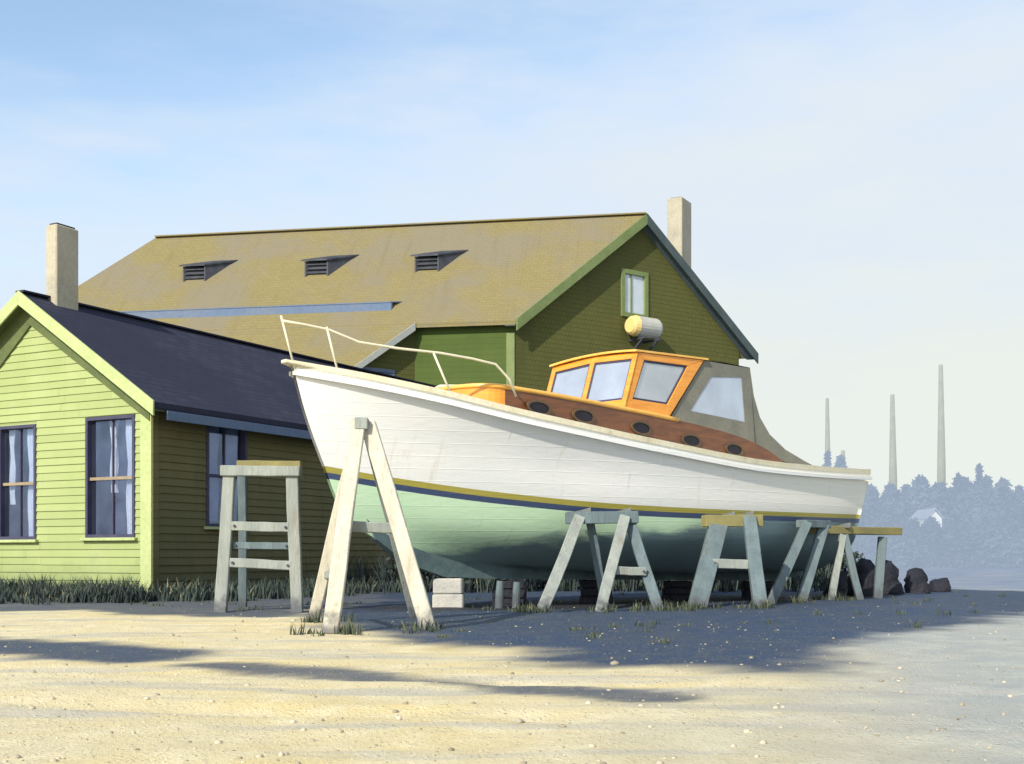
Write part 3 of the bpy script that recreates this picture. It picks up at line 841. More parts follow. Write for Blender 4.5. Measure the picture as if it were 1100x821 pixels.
# toe rail and rub rail
for name, dq, dz, w, h, mt in (('toe_rail', -.02, .03, .05, .075, 'cream_wood'), ('rub_rail', .015, -.09, .045, .05, 'white_paint')):
    mb = MB()
    for side in (1, -1):
        pr = None
        sec = []
        for sg in sigs:
            s, q, z = sect_at(sg, 0)
            q = max(0.02, q + dq)
            sec.append([BP(s, side * (q - w / 2), z + dz - h / 2), BP(s, side * (q + w / 2), z + dz - h / 2), BP(s, side * (q + w / 2), z + dz + h / 2), BP(s, side * (q - w / 2), z + dz + h / 2)])
        for k in range(4):
            mb.grid([[p[k] for p in sec], [p[(k + 1) % 4] for p in sec]], flip=(side == 1))
    mb.build(name, M[mt], boat)
mb = MB(); a = sect_at(0, 0); mb.slab([BP(-.12, -.06, 3.085), BP(-.12, .06, 3.085), BP(.5, .26, 2.985), BP(.5, -.26, 2.985)], (0, 0, .045)); mb.build('stem_head', M['cream_wood'], boat, bevel=.01)
# trunk cabin
tz = ([2.4, 2.72, 4.47, 6.32, 7.5, 8.2, 8.62], [2.96, 2.945, 2.835, 2.70, 2.55, 2.36, 2.15])
def trunk_outline(k=0):
    side = []
    for i in range(30):
        s = 2.72 + (8.62 - 2.72) * i / 29; side.append((s, .95 - (.10 * (1 - min(1, (s - 2.72) / 1.5)) ** 2)))
    front = [(2.72 - .46 * math.cos(a), .85 * math.sin(a)) for a in [math.pi / 2 * j / 10 for j in range(10, -11, -1)]]
    return side, front
sd, fr = trunk_outline()
mb = MB()
for sg in (1, -1):
    mb.grid([[BP(s, q * sg, it(s, *tz)) for s, q in sd], [BP(s, q * sg, 1.95) for s, q in sd]], flip=(sg == 1))
cabin = mb.build('trunk_cabin', M['brown'], boat)
mb = MB()
mb.grid([[BP(s, q, 2.955) for s, q in fr], [BP(s, q, 2.3) for s, q in fr]])
mb.build('cabin_front', M['orange'], cabin)
mb = MB(); rows = []
for s, q in [(2.72 - .46 * math.cos(a), .85 * math.sin(a)) for a in [math.pi / 2 * j / 6 for j in range(0, 6)]] + sd:
    rows.append([BP(s, q * k / 4, it(s, *tz) + .07 * (1 - (k / 4) ** 2)) for k in range(-4, 5)])
mb.grid(rows); mb.build('cabin_top', M['cream_wood'], cabin, smooth=True)
mb = MB(); sec = []
path = list(reversed(fr))[0:] + [p for p in sd if p[0] < 5.6]
for sg in (1, -1):
    pts = [BP(s, abs(q) * sg if i >= 10 else q * sg, it(s, *tz) + .005) for i, (s, q) in enumerate([p for p in fr[::-1]][10:] + [p for p in sd if p[0] < 6.0])]
    mb.tube(pts, .032, 8)
mb.build('cabin_moulding', M['yellow_wood'], cabin, smooth=True)
ps = [(3.22, 2.70), (4.04, 2.65), (5.18, 2.56), (6.26, 2.44), (7.25, 2.36)]
for s, z in ps:
    sl_ = -.07
    for sg in (1, -1):
        q = .952
        def el(rx, rz, qq, n=20): return [BP(s + rx * math.cos(2 * math.pi * i / n), sg * qq, z + rz * math.sin(2 * math.pi * i / n) + sl_ * rx * math.cos(2 * math.pi * i / n)) for i in range(n)]
        mb = MB(); mb.ring(el(.215, .105, q), el(.18, .075, q), bn * sg * .022); pt = mb.build('porthole', M['brass'], cabin)
        mb = MB(); mb.poly(el(.185, .08, q + .006)); mb.build('pane', M['port_dark'], pt)
# foredeck hatch
mb = MB(); mb.box(BP(1.85, 0, 2.78), (.5, .6, .12), bd, bn); mb.build('hatch', M['orange'], boat, bevel=.02)
# wheelhouse
wh = MB()
HQ = .93
side_o = [(4.82, 2.70), (5.14, 3.66), (6.58, 3.69), (5.72, 2.66)]
side_i = [(5.04, 2.97), (5.28, 3.56), (6.22, 3.57), (5.77, 2.95)]
for sg in (1, -1):
    wh.ring([BP(s, HQ * sg, z) for s, z in side_o], [BP(s, HQ * sg, z) for s, z in side_i], bn * (-sg * .05))
house = wh.build('wheelhouse', M['orange'], boat, bevel=.006)
for sg in (1, -1):
    mb = MB(); mb.poly([BP(s, sg * (HQ - .03), z) for s, z in side_i]); mb.build('side_window', M['pane_wheel'], house)
def FP(q, f, n=0):   # raked front: f 0 bottom .. 1 top
    return BP(4.82 + .32 * f - n, q, 2.70 + .96 * f + .05 * f * (1 - (q / HQ) ** 2))
mb = MB()
for q0, q1, i0, i1 in ((-HQ, 0, -HQ + .09, -.045), (0, HQ, .045, HQ - .09)):
    mb.ring([FP(q0, 0), FP(q1, 0), FP(q1, 1), FP(q0, 1)], [FP(i0, .27), FP(i1, .27), FP(i1, .90), FP(i0, .90)], bd * .05)
mb.build('windscreen_frame', M['orange'], house, bevel=.005)
for i0, i1 in ((-HQ + .09, -.045), (.045, HQ - .09)):
    mb = MB(); mb.poly([FP(i0, .27, -.03), FP(i1, .27, -.03), FP(i1, .90, -.03), FP(i0, .90, -.03)]); w = mb.build('windscreen', M['pane_wheel'], house)
    mb = MB(); t = .028
    mb.ring([FP(i0, .27, -.018), FP(i1, .27, -.018), FP(i1, .90, -.018), FP(i0, .90, -.018)], [FP(i0 + t, .30, -.018), FP(i1 - t, .30, -.018), FP(i1 - t, .87, -.018), FP(i0 + t, .87, -.018)], bd * .01)
    mb.build('gasket', M['sash'], w)
ti = [(5.07, 3.00), (5.295, 3.53), (6.17, 3.54), (5.765, 2.98)]
for sg in (1, -1):
    mb = MB()
    mb.ring([BP(s, sg * (HQ - .015), z) for s, z in side_i], [BP(s, sg * (HQ - .015), z) for s, z in ti], bn * (-sg * .01))
    mb.build('gasket', M['sash'], house)
mb = MB(); rows = []; rows2 = []
for s in [5.09, 5.3, 5.6, 6.0, 6.4, 6.66]:
    z = 3.665 + .03 * (s - 5.12) / 1.5
    rows.append([BP(s, .95 * k / 5, z + .05 * (1 - (k / 5) ** 2) + .03) for k in range(-5, 6)])
    rows2.append([BP(s, .95 * k / 5, z + .05 * (1 - (k / 5) ** 2)) for k in range(-5, 6)])
mb.grid(rows); mb.grid(rows2, flip=True)
mb.grid([rows[0], rows2[0]], flip=True); mb.grid([rows[-1], rows2[-1]])
mb.grid([[r[0] for r in rows], [r[0] for r in rows2]]); mb.grid([[r[-1] for r in rows], [r[-1] for r in rows2]], flip=True)
mb.build('wheelhouse_roof', M['yellow_wood'], house)
# canvas enclosure aft of the wheelhouse
cv = MB()
co = [(5.75, 2.62), (6.62, 3.69), (7.70, 3.68), (7.86, 2.5)]
ci = [(6.30, 2.90), (6.78, 3.46), (7.50, 3.52), (7.58, 2.82)]
for sg in (1, -1):
    cv.ring([BP(s, .90 * sg, z) for s, z in co], [BP(s, .90 * sg, z) for s, z in ci], bn * (-sg * .02))
    tail = [(7.70, 3.68), (7.80, 3.25), (7.95, 2.92), (8.2, 2.66), (8.6, 2.44), (9.1, 2.28), (9.5, 2.17)]
    cv.slab([BP(7.84, .9 * sg, 2.3)] + [BP(s, .9 * sg, z) for s, z in reversed(tail)], bn * (-sg * .02))
cv.grid([[BP(s, .9 * k / 3, z + .04 * (1 - (k / 3) ** 2)) for k in range(-3, 4)] for s, z in [(6.60, 3.70), (7.1, 3.71), (7.70, 3.69)] + tail[1:]])
enc = cv.build('canvas_enclosure', M['canvas'], boat)
for sg in (1, -1):
    mb = MB(); mb.poly([BP(s, .89 * sg, z) for s, z in ci]); mb.build('clear_window', M['pane_sky'], enc)
# bow rail
def hull_q(s, inset=.1):
    sg = max(0, min(1, s / BL)); return max(.03, it(sg, T_, b_sh) - inset)
def hz(s): return it(max(0, min(1, s / BL)), *z_sh)
mb = MB()
top_rail = [(-.16, .02, 3.60), (.15, .10, 3.57), (.40, .2, 3.53), (.75, .36, 3.39), (1.2, .58, 3.33), (1.7, .78, 3.30), (2.1, .93, 3.25), (2.42, 1.02, 3.20), (2.62, 1.06, 3.02), (2.72, 1.08, 2.80)]
mb.tube([BP(*p) for p in top_rail], .017, 8)
br_ = mb.build('bow_rail', M['rail'], boat, smooth=True)
for a, c in (((-.16, .02, 3.66), (.02, .04, 3.02)), ((.38, .2, 3.56), (.52, .26, 2.95)), ((1.62, .75, 3.30), (1.86, .86, 2.70))):
    mb = MB(); mb.tube([BP(*a), BP(*c)], .015, 8); mb.build('stanchion', M['rail'], br_, smooth=True)
# mooring cleat and bitt on the foredeck, stern cleats
for s, q in ((.95, .0), (9.7, 1.05), (9.7, -1.05)):
    mb = MB(); z = hz(s)
    mb.beam(BP(s - .12, q, z + .09), BP(s + .12, q, z + .09), .03, .03); mb.beam(BP(s - .05, q, z), BP(s - .05, q, z + .09), .025, .025); mb.beam(BP(s + .05, q, z), BP(s + .05, q, z + .09), .025, .025)
    mb.build('cleat', M['brass'], boat)

# ------------------------------------------------------------------ stands and trestles
def px(p, Y): return (p - 550) / 1300 * Y
def stand(name, label, mat, legs, bars, cat='trestle', group=None, feet=None):
    pts = [l[1] for l in legs]
    c = V((sum(p[0] for p in pts) / len(pts), sum(p[1] for p in pts) / len(pts), 0))
    t = thing(name, tuple(c), label, cat, group)
    for l in legs:
        a, b_ = V(l[0]), V(l[1]); b_.z -= .03
        mb = MB(); mb.plank(a, b_, l[2], l[3], (0, 1, 0)); mb.build('leg', M[l[4]] if len(l) > 4 else M[mat], t, bevel=.008)
    for nm, a, b_, w, h, m_ in bars:
        mb = MB(); mb.plank(a, b_, w, h); mb.build(nm, M[m_], t, bevel=.008)
        if nm in ('crossbar', 'rung'):
            for f in (.06, .94):
                p = V(a).lerp(V(b_), f); mb = MB(); mb.tube([p + V((0, w / 2 - .04, 0)), p + V((0, -w / 2 - .022, 0))], .017, 8)
                mb.build('bolt', M['vent'], t)
    return t
# tall A-shaped trestle in front of the bow
stand('a_frame_trestle', 'tall sun bleached A-shaped trestle standing in front of the bow', 'wood_white',
      [((-1.545, 12.15, 2.06), (-1.68, 11.2, 0), .15, .10), ((-1.455, 12.2, 2.04), (-.80, 11.7, 0), .15, .10),
       ((-1.58, 12.55, 2.02), (-2.15, 13.0, 0), .12, .09), ((-1.48, 12.6, 2.0), (-1.1, 13.9, 0), .13, .09, 'wood_pale')],
      [('top_block', (-1.51, 12.05, 2.03), (-1.51, 12.7, 2.0), .13, .12, 'wood_pale'),
       ('crossbar', (-1.70, 11.80, 1.0), (-1.10, 12.0, .98), .05, .11, 'wood_pale'),
       ('side_brace', (-1.66, 11.55, .55), (-2.0, 12.95, .5), .04, .08, 'wood_pale')])
# ladder-like trestle left of the bow
Yt = 15.6
stand('ladder_trestle', 'pale ladder-backed trestle standing by the dark cottage wall, left of the bow', 'wood_pale',
      [((px(247, Yt), Yt, 1.86), (px(239, Yt), Yt - .1, 0), .15, .10), ((px(314, Yt), Yt, 1.84), (px(321, Yt), Yt - .1, 0), .15, .10),
       ((px(262, Yt + .6), Yt + .5, 1.86), (px(262, Yt + 1), Yt + .95, 0), .11, .08, 'wood_grey'), ((px(318, Yt + .6), Yt + .5, 1.86), (px(320, Yt + .8), Yt + .8, 0), .11, .08, 'wood_grey')],
      [('top_bar', (px(238, Yt), Yt - .02, 1.80), (px(323, Yt), Yt - .02, 1.79), .16, .13, 'wood_pale'),
       ('top_bar', (px(255, Yt + .5), Yt + .5, 1.92), (px(324, Yt + .5), Yt + .5, 1.91), .14, .10, 'wood_olive'),
       ('rung', (px(250, Yt), Yt - .06, 1.09), (px(312, Yt), Yt - .06, 1.07), .06, .12, 'wood_pale'),
       ('rung', (px(248, Yt), Yt - .08, .62), (px(315, Yt), Yt - .08, .58), .06, .12, 'wood_pale'),
       ('rung', (px(250, Yt), Yt + .0, .84), (px(312, Yt), Yt + .0, .83), .05, .09, 'wood_grey')])
# double-A sawhorse under the middle
stand('sawhorse', 'grey sawhorse with two pairs of splayed legs under the middle of the hull', 'wood_grey',
      [((px(622, 16.2), 16.1, 1.22), (px(580, 15.1), 15.1, 0), .15, .10, 'wood_pale'), ((px(634, 16.2), 16.25, 1.16), (px(651, 16.6), 16.6, 0), .11, .09),
       ((px(670, 16.2), 16.1, 1.22), (px(644, 15.1), 15.1, 0), .14, .10, 'wood_pale'), ((px(676, 16.2), 16.25, 1.20), (px(709, 15.5), 15.5, 0), .14, .10)],
      [('top_beam', (px(608, 16.1), 16.15, 1.21), (px(684, 16.3), 16.2, 1.22), .2, .16, 'wood_grey'),
       ('crossbar', (px(655, 15.6), 15.58, .52), (px(694, 15.7), 15.72, .5), .05, .11, 'wood_pale')])
# broad A-frame further aft
stand('a_frame_stand', 'broad grey A-shaped boat stand with a crossbar, right of the sawhorse', 'wood_grey',
      [((px(772, 17.4), 17.35, 1.21), (px(748, 16.5), 16.5, 0), .26, .12), ((px(804, 17.4), 17.35, 1.25), (px(817, 16.5), 16.5, 0), .19, .11, 'wood_grey')],
      [('top_beam', (px(756, 17.3), 17.3, 1.20), (px(818, 17.4), 17.45, 1.21), .2, .17, 'wood_olive'),
       ('crossbar', (px(764, 17.0), 16.93, .60), (px(808, 17.0), 16.93, .58), .06, .13, 'wood_pale')])
# pair of shores leaning against the quarter
stand('hull_shore', 'pair of dark diagonal timber shores propping the hull, behind the broad stand', 'wood_grey',
      [((px(868, 18.7), 18.75, 1.22), (px(828, 18.2), 18.2, 0), .14, .10), ((px(888, 19.0), 19.15, 1.2), (px(860, 18.8), 18.8, 0), .16, .10)],
      [('pad', (px(862, 18.7), 18.78, 1.2), (px(892, 19.0), 19.25, 1.2), .2, .12, 'wood_grey')], 'shore')
# beam trestle carrying the stern
stand('beam_trestle', 'long olive timber beam on A legs and a post, under the transom', 'wood_grey',
      [((px(906, 19.6), 19.65, 1.04), (px(892, 19.3), 19.3, 0), .11, .09, 'wood_pale'), ((px(908, 19.6), 19.65, 1.04), (px(924, 19.5), 19.5, 0), .11, .09),
       ((px(950, 20.4), 20.5, 1.02), (px(943, 20.4), 20.4, 0), .14, .1)],
      [('top_beam', (px(866, 19.2), 19.25, 1.12), (px(965, 20.8), 20.8, 1.12), .16, .13, 'wood_olive')])

for i, (p_, Y, z) in enumerate(((625, 16.3, 1.31), (668, 16.35, 1.31), (780, 17.5, 1.30), (800, 17.6, 1.31), (905, 19.8, 1.2))):
    x = px(p_, Y); mb = MB(); h = .09
    mb.slab([(x - .12, Y - .06, z - h / 2), (x + .12, Y - .06, z - h / 2), (x + .12, Y - .06, z + h / 2), (x - .12, Y - .06, z - h * .2)], (0, .2, .0))
    tag(mb.build('wedge', M['wood_pale'], loc=(x, Y, z - h / 2), bevel=.004), ('left wooden wedge between the sawhorse and the hull', 'right wooden wedge between the sawhorse and the hull', 'left wooden wedge on the broad A-shaped stand', 'right wooden wedge on the broad A-shaped stand', 'wooden wedge on the beam of the stern trestle')[i], 'wedge', 'wedges between stands and hull')
# keel blocks
def keel_block(s, w, h, mat, label, stack=2):
    p = BP(s, 0, 0)
    t = thing('keel_block', tuple(p), label, 'block', 'blocks under the keel')
    for k in range(stack):
        mb = MB(); a = random.uniform(-.08, .08)
        ax = V((math.cos(a), math.sin(a), 0)); ay = V((-math.sin(a), math.cos(a), 0))
        hh = (h + .03) / stack
        mb.box(p + up * (-.03 + hh * (k + .5)), (w * (1 - .06 * k), .34, hh - .004), ax, ay)
        mb.build('timber', M[mat], t, bevel=.018)
keel_block(2.42, .42, .40, 'concrete', 'pale concrete blocks stacked under the forefoot, nearest the bow')
keel_block(3.5, .5, .36, 'wood_dark', 'dark timber blocks under the keel next behind the pale concrete blocks', 3)
keel_block(5.2, .5, .34, 'wood_dark', 'dark timber blocks under the keel behind the sawhorse', 3)
keel_block(7.0, .5, .30, 'wood_dark', 'dark timber blocks under the keel behind the broad stand', 3)
keel_block(9.0, .5, .27, 'wood_dark', 'dark timber blocks under the keel nearest the rudder', 2)
# short posts under the keel
for i, (p_, Y, h, lb) in enumerate(((536, 16.6, .36, 'left one of two short grey posts standing under the forward keel'), (554, 16.8, .34, 'right one of two short grey posts standing under the forward keel'))):
    mb = MB(); x = px(p_, Y); mb.tube([(x, Y, -.03), (x + .01, Y, h * .6), (x + .02, Y, h)], [.06, .055, .05], 12)
    tag(mb.build('short_post', M['wood_grey'], loc=(x, Y, 0)), lb, 'post', 'short posts under the keel')
# dark piling stumps behind the stern
st = [(924, 21.6, .26, .68, 'largest dark piling stump, leaning beside the beam trestle'), (955, 22.0, .25, .64, 'upright dark piling stump just right of the trestle post'),
      (985, 23.2, .24, .50, 'low dark piling stump, third from the trestle'), (1009, 24.0, .24, .30, 'lowest dark stump at the right end of the row'), (897, 21.2, .18, .5, 'narrow dark stump seen between the legs of the beam trestle')]
for i, (p_, Y, r, h, lb) in enumerate(st):
    x = px(p_, Y); mb = MB(); pts = []; rs = []
    lean = random.uniform(-.1, .12)
    for k in range(8):
        f = k / 7; pts.append((x + lean * f, Y, -.04 + h * f)); rs.append(r * (1.0 - .15 * f - .55 * f ** 4) * (1 + .06 * math.sin(3 * k + i)))
    mb.tube(pts, rs, 14)
    for k, q in enumerate(mb.v): mb.v[k] = q + V((noise.noise(q * 6), noise.noise(q * 6 + V((5, 0, 0))), noise.noise(q * 5 + V((0, 9, 0))))) * .085
    tag(mb.build('piling_stump', M['wood_dark'], smooth=True, loc=(x, Y, 0)), lb, 'stump', 'dark stumps behind the stern')

# ------------------------------------------------------------------ grass, weeds, pebbles
def blades(name, mat, spots, hmin, hmax, w=.012, per=14, spread=.12, seed=3):
    rnd = random.Random(seed); mb = MB(); mb.tint = []
    for (x, y, k) in spots:
        tone = rnd.random()
        for i in range(per):
            a = rnd.uniform(0, 6.283); r = spread * rnd.random()
            bx, by = x + r * math.cos(a), y + r * math.sin(a); bz = height(bx, by) - .01
            h = rnd.uniform(hmin, hmax) * k; l = rnd.uniform(.1, .6) * h
            la = rnd.uniform(0, 6.283); dx, dy = math.cos(la) * l, math.sin(la) * l
            wa = rnd.uniform(0, 3.14); wx, wy = math.cos(wa) * w, math.sin(wa) * w
            i0 = len(mb.v)
            mb.v += [V((bx - wx, by - wy, bz)), V((bx + wx, by + wy, bz)), V((bx + dx * .4 + wx * .7, by + dy * .4 + wy * .7, bz + h * .6)),
                     V((bx + dx * .4 - wx * .7, by + dy * .4 - wy * .7, bz + h * .6)), V((bx + dx, by + dy, bz + h))]
            mb.f += [(i0, i0 + 1, i0 + 2, i0 + 3), (i0 + 3, i0 + 2, i0 + 4)]; mb.mi += [0, 0]
            tt = max(0, min(1, tone * .55 + rnd.random() * .45)); mb.tint += [tt * .8, tt]
    o = mb.build(name, mat); tag(o, None, None, None, 'stuff'); return o
rnd = random.Random(11)
sp = []
for k in range(620):       # band of weeds along the cottage walls
    w = rnd.uniform(-.4, 5.6); dpt = abs(rnd.gauss(0, .55))
    p = CP(-.15 - dpt * 1.6, w, 0); sp.append((p.x, p.y, rnd.uniform(.5, 1.35) * (1 - .35 * min(1, dpt))))
for k in range(420):
    t = rnd.uniform(-.2, 9); dpt = abs(rnd.gauss(0, .6))
    p = CP(t, -.12 - dpt, 0); sp.append((p.x, p.y, rnd.uniform(.5, 1.2)))
for k in range(260):      # rank growth added behind the boat to darken the gap under it
    y = rnd.uniform(23.5, 30); x = rnd.uniform(-.16, .26) * y
    sp.append((x, y, rnd.uniform(1.6, 3.2)))
o = blades('weeds', M['weed'], sp, .14, .36, .016, 16, .16); o['label'] = 'dark weeds growing along the foot of the cottage'
sp = []
for k in range(520):
    x, y = rnd.uniform(-6, 9), rnd.uniform(8.0, 24)
    if shade_and_verge(x, y) > .35 and noise.noise(V((x * .6, y * .6, 2))) > .12: sp.append((x, y, rnd.uniform(.2, .65)))
for k in range(0):
    x, y = rnd.uniform(-5, 5), rnd.uniform(5, 14); sp.append((x, y, rnd.uniform(.2, .5)))
for (x, y) in ((-1.7, 11.2), (-.8, 11.7), (-2.1, 13), (.35, 15.1), (1.1, 15.1), (1.9, 15.5), (2.5, 16.5), (3.4, 16.5), (4.3, 18.2), (5.1, 19.3)):
    for k in range(9): sp.append((x + rnd.gauss(0, .16), y + rnd.gauss(0, .16), rnd.uniform(.5, 1.1)))
o = blades('grass', M['grass'], sp, .06, .17, .008, 14, .10, 5); o['label'] = 'short sparse grass tufts on the darkened yard'
# low dark scrub added between boat and shed to darken the gap under the hull
def scrub(x, y, w, h, seed, label):
    rnd = random.Random(seed)
    t = thing('shrub', (x, y, 0), label, 'shrub', 'added dark shrubs behind the boat')
    mb = MB()
    for k in range(6):
        a = rnd.uniform(0, 6.283); rr = w * rnd.uniform(.2, .6)
        mb.tube([(x, y, -.05), (x + rr * .4 * math.cos(a), y + rr * .3 * math.sin(a), h * .4), (x + rr * math.cos(a), y + rr * .7 * math.sin(a), h * .8)], [.03, .02, .008], 6)
    mb.build('stem', M['wood_dark'], t)
    mb = MB(); mb.tint = []
    for k in range(1500):
        f = rnd.random() ** .8; a = rnd.uniform(0, 6.283)
        rr = w * math.sqrt(max(0, 1 - f * f * .9)) * math.sqrt(rnd.random()) * (.75 + .5 * noise.noise(V((x + 2 * math.cos(a), 3 * f, y + 2 * math.sin(a)))))
        c = V((x + rr * math.cos(a), y + rr * .7 * math.sin(a), .04 + h * f * (.85 + .4 * noise.noise(V((x + math.cos(a) * rr * 2, y, seed))))))
        d1 = V((rnd.gauss(0, 1), rnd.gauss(0, 1), rnd.gauss(0, 1))).normalized(); d2 = d1.orthogonal().normalized()
        d2.rotate(Matrix.Rotation(rnd.uniform(0, 6.28), 3, d1)); e = d1.cross(d2); q = rnd.uniform(.04, .085)
        mb.poly([c - d2 * q, c + e * q * .5, c + d2 * q, c - e * q * .5]); mb.tint.append(rnd.random() * .8)
    mb.build('foliage', M['weed'], t)
for i, (x, y, w_, h_, lb) in enumerate(((-1.6, 24.2, 1.2, 1.0, 'added dark shrub behind the tall bow trestle, seen under the hull'), (.7, 24.8, 1.3, .9, 'added dark shrub seen under the hull left of the sawhorse'),
        (2.9, 25.2, 1.3, 1.0, 'added dark shrub seen between the legs of the sawhorse'), (5.0, 26.0, 1.3, 1.1, 'added dark shrub seen under the hull through the broad stand'), (7.0, 26.6, 1.2, 1.0, 'added dark shrub seen behind the diagonal shores'))):
    scrub(x, y, w_, h_, 20 + i, lb)
# pebbles
ico = bmesh.new(); bmesh.ops.create_icosphere(ico, subdivisions=1, radius=1); iv = [v_.co.copy() for v_ in ico.verts]; ifc = [tuple(v_.index for v_ in f.verts) for f in ico.faces]; ico.free()
mb = MB(); mb.tint = []
for k in range(1700):
    y = 4 + 14 * rnd.random() ** 1.6; x = rnd.uniform(-.5, .5) * y
    r = .005 + .014 * rnd.random() ** 4
    if rnd.random() < .008: r *= 2.6
    ph = rnd.uniform(0, 9); z = height(x, y); i0 = len(mb.v)
    M3 = Matrix.Rotation(rnd.uniform(0, 6.28), 3, 'Z') @ Matrix.Diagonal((1, rnd.uniform(.6, 1), rnd.uniform(.4, .7)))
    for q in iv:
        qq = M3 @ (q * (1 + .25 * noise.noise(q * 1.7 + V((ph, 0, 0)))))
        mb.v.append(V((x, y, z + r * .12)) + qq * r)
    mb.f += [tuple(i0 + a for a in f) for f in ifc]; mb.mi += [0] * len(ifc)
    t = rnd.random() * (1 - .6 * shade_and_verge(x, y)); mb.tint += [t] * len(ifc)
tag(mb.build('pebbles', M['pebble'], smooth=True), 'small loose pebbles scattered over the sandy yard', None, None, 'stuff')

# ------------------------------------------------------------------ hazy far shore
def far_wood(name, mat, blobs, n_per, size, seed, label):
    rnd = random.Random(seed); mb = MB(); mb.tint = []
    for (x, y, w, h, spike) in blobs:
        for k in range(n_per):
            f = rnd.random(); a = rnd.uniform(0, 6.283)
            prof = (1 - f ** 2.2) ** .6 * (.75 + .25 * math.sin(f * 9 + x)) if not spike else (1 - f) ** 1.1
            rr = w * prof * math.sqrt(rnd.random()) * (.8 + .35 * noise.noise(V((x + a, f * 4, y))))
            c = V((x + rr * math.cos(a), y + rr * math.sin(a) * .6, h * f))
            d1 = V((rnd.gauss(0, 1), rnd.gauss(0, 1), rnd.gauss(0, 1))).normalized(); d2 = d1.orthogonal().normalized()
            d2.rotate(Matrix.Rotation(rnd.uniform(0, 6.28), 3, d1)); s = size * rnd.uniform(.5, 1.2)
            e = d1.cross(d2)
            mb.poly([c - d2 * s, c + e * s * .45, c + d2 * s, c - e * s * .45]); mb.tint.append(min(1, max(0, .4 + .6 * noise.noise(c * .45) + rnd.uniform(-.1, .15))))
    return tag(mb.build(name, mat), label, None, None, 'stuff')
Yf = 78; prof = [(845, 545), (862, 520), (880, 500), (893, 490), (908, 497), (925, 506), (942, 515), (960, 518), (978, 512), (995, 520), (1012, 518), (1030, 508), (1048, 512), (1062, 515), (1076, 524), (1086, 545)]
bl = []
for p_ in range(850, 1092, 9):
    bl.append((px(p_, 71), 71 + rnd.uniform(-1, 1), 1.1, rnd.uniform(1.9, 3.0), False))
for p_ in range(858, 1086, 14):
    bl.append((px(p_, 82), 82 + rnd.uniform(-2, 2), rnd.uniform(1.8, 2.4), .72 + (596 - rnd.uniform(514, 534)) / 1300 * 82, False))
for p_, y_ in prof:
    h = .72 + (596 - y_) / 1300 * Yf
    bl.append((px(p_, Yf), Yf + rnd.uniform(-3, 3), rnd.uniform(1.3, 2.0), h * .97, False))
    bl.append((px(p_ + rnd.uniform(5, 11), Yf), Yf + rnd.uniform(-1, 5), rnd.uniform(1.3, 2.0), h * rnd.uniform(.78, .92), False))
    bl.append((px(p_ + rnd.uniform(-8, 8), Yf), Yf + rnd.uniform(-4, 0), rnd.uniform(1.1, 1.7), h * rnd.uniform(.5, .8), False))
for p_, y_ in ((889, 486), (1052, 500)):
    bl.append((px(p_, Yf), Yf, .7, .72 + (596 - y_) / 1300 * Yf, True))
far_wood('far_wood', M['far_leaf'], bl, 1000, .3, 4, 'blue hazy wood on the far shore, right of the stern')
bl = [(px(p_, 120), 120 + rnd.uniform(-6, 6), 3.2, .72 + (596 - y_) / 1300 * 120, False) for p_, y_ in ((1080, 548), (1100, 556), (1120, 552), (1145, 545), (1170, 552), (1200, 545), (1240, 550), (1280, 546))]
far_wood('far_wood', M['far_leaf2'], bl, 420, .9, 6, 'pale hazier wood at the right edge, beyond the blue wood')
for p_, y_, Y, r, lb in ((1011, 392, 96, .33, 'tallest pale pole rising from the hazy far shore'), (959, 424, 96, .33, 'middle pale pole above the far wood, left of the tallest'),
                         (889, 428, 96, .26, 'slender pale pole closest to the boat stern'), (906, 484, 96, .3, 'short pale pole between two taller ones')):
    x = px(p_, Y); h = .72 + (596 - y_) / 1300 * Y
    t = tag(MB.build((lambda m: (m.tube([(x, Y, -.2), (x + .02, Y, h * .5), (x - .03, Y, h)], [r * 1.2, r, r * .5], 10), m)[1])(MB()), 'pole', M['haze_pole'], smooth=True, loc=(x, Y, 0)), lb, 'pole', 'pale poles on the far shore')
# small white house among the far trees
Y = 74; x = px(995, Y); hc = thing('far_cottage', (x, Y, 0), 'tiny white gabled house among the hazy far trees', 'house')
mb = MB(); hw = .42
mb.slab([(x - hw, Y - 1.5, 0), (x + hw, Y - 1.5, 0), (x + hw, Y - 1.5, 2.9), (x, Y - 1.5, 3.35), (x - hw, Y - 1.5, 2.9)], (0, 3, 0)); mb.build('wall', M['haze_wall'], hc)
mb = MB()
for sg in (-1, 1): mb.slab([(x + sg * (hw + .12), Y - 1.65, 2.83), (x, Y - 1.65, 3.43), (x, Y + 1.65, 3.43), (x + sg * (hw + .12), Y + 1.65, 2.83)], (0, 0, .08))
mb.build('roof', M['haze_roof'], hc)

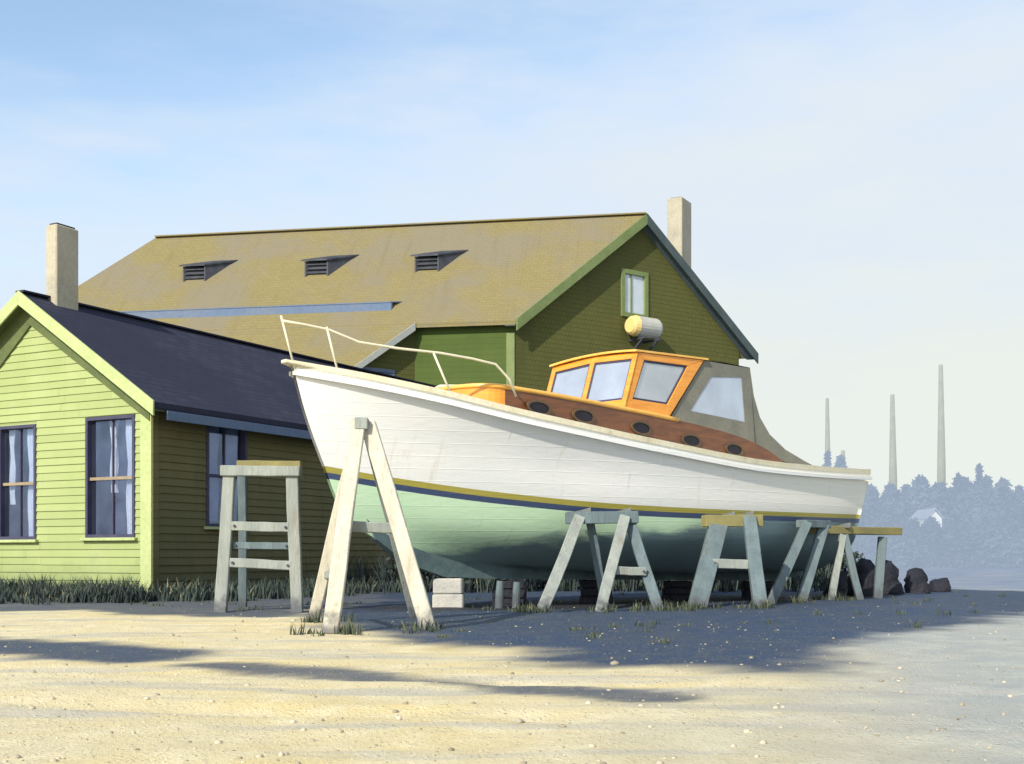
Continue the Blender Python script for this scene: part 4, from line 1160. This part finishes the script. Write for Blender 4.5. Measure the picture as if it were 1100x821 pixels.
# ------------------------------------------------------------------ light, sky, camera
el = R(33); sx, sy = -.52, -.854
sd_ = V((sx * math.cos(el), sy * math.cos(el), math.sin(el))).normalized()
sun = bpy.data.lights.new('sun', 'SUN'); sun.energy = 4.9; sun.angle = R(.6); sun.color = (1, .93, .80)
so = bpy.data.objects.new('sun', sun); COL.objects.link(so)
so.rotation_euler = (-sd_).to_track_quat('-Z', 'Y').to_euler()
w = bpy.data.worlds.new('World'); S.world = w; w.use_nodes = True
nt = w.node_tree; bg = nt.nodes['Background']
sky = N(nt, 'ShaderNodeTexSky', sky_type='NISHITA'); sky.sun_disc = False
sky.sun_elevation = el; sky.sun_rotation = math.atan2(sx, sy); sky.air_density = 1.0; sky.dust_density = .6; sky.ozone_density = 1.5
tc = N(nt, 'ShaderNodeTexCoord'); sep = N(nt, 'ShaderNodeSeparateXYZ'); nt.links.new(tc.outputs['Generated'], sep.inputs[0])
mp = N(nt, 'ShaderNodeMapping'); mp.inputs['Scale'].default_value = (1.4, 1.4, 5.5); mp.inputs['Rotation'].default_value = (0, R(14), 0)
nt.links.new(tc.outputs['Generated'], mp.inputs['Vector'])
cl = nz(nt, mp.outputs[0], 1.6, 7, .55)
mp2 = N(nt, 'ShaderNodeMapping'); mp2.inputs['Scale'].default_value = (3.2, 3.2, 13); mp2.inputs['Rotation'].default_value = (0, R(-17), R(20))
nt.links.new(tc.outputs['Generated'], mp2.inputs['Vector'])
cl2 = nz(nt, mp2.outputs[0], 2.2, 8, .6)
# haze: thick at the horizon, thinning upward, reaching higher towards the right
lift = mth(nt, 'MULTIPLY_ADD', sep.outputs[0], .22, sep.outputs[2])
zz = mth(nt, 'SUBTRACT', sep.outputs[2], mth(nt, 'MULTIPLY', sep.outputs[0], .28))
zz = mth(nt, 'ADD', zz, mth(nt, 'ADD', mth(nt, 'MULTIPLY_ADD', cl, -.55, .27), mth(nt, 'MULTIPLY_ADD', cl2, -.16, .08)))
hz_ = ramp(nt, zz, .50, .21)
hzc = mixc(nt, ramp(nt, zz, .26, .02), (7.4, 8.3, 9.4), (8.35, 8.85, 8.35))
col = mixc(nt, hz_, mixc(nt, 1.0, sky.outputs[0], (2.75, 2.6, 2.35), 'MULTIPLY'), hzc)
nt.links.new(col, bg.inputs['Color']); bg.inputs['Strength'].default_value = .1

cam = bpy.data.cameras.new('camera'); cam.lens = 1300 / 1100 * 36; cam.sensor_width = 36
cam.shift_y = 185.5 / 1100; cam.clip_end = 6000; cam.clip_start = .05
cob = bpy.data.objects.new('camera', cam); COL.objects.link(cob)
cob.location = (0, 0, .72); cob.rotation_euler = (R(90), 0, 0)
S.camera = cob
S.view_settings.view_transform = 'Standard'; S.view_settings.look = 'None'; S.view_settings.exposure = 0
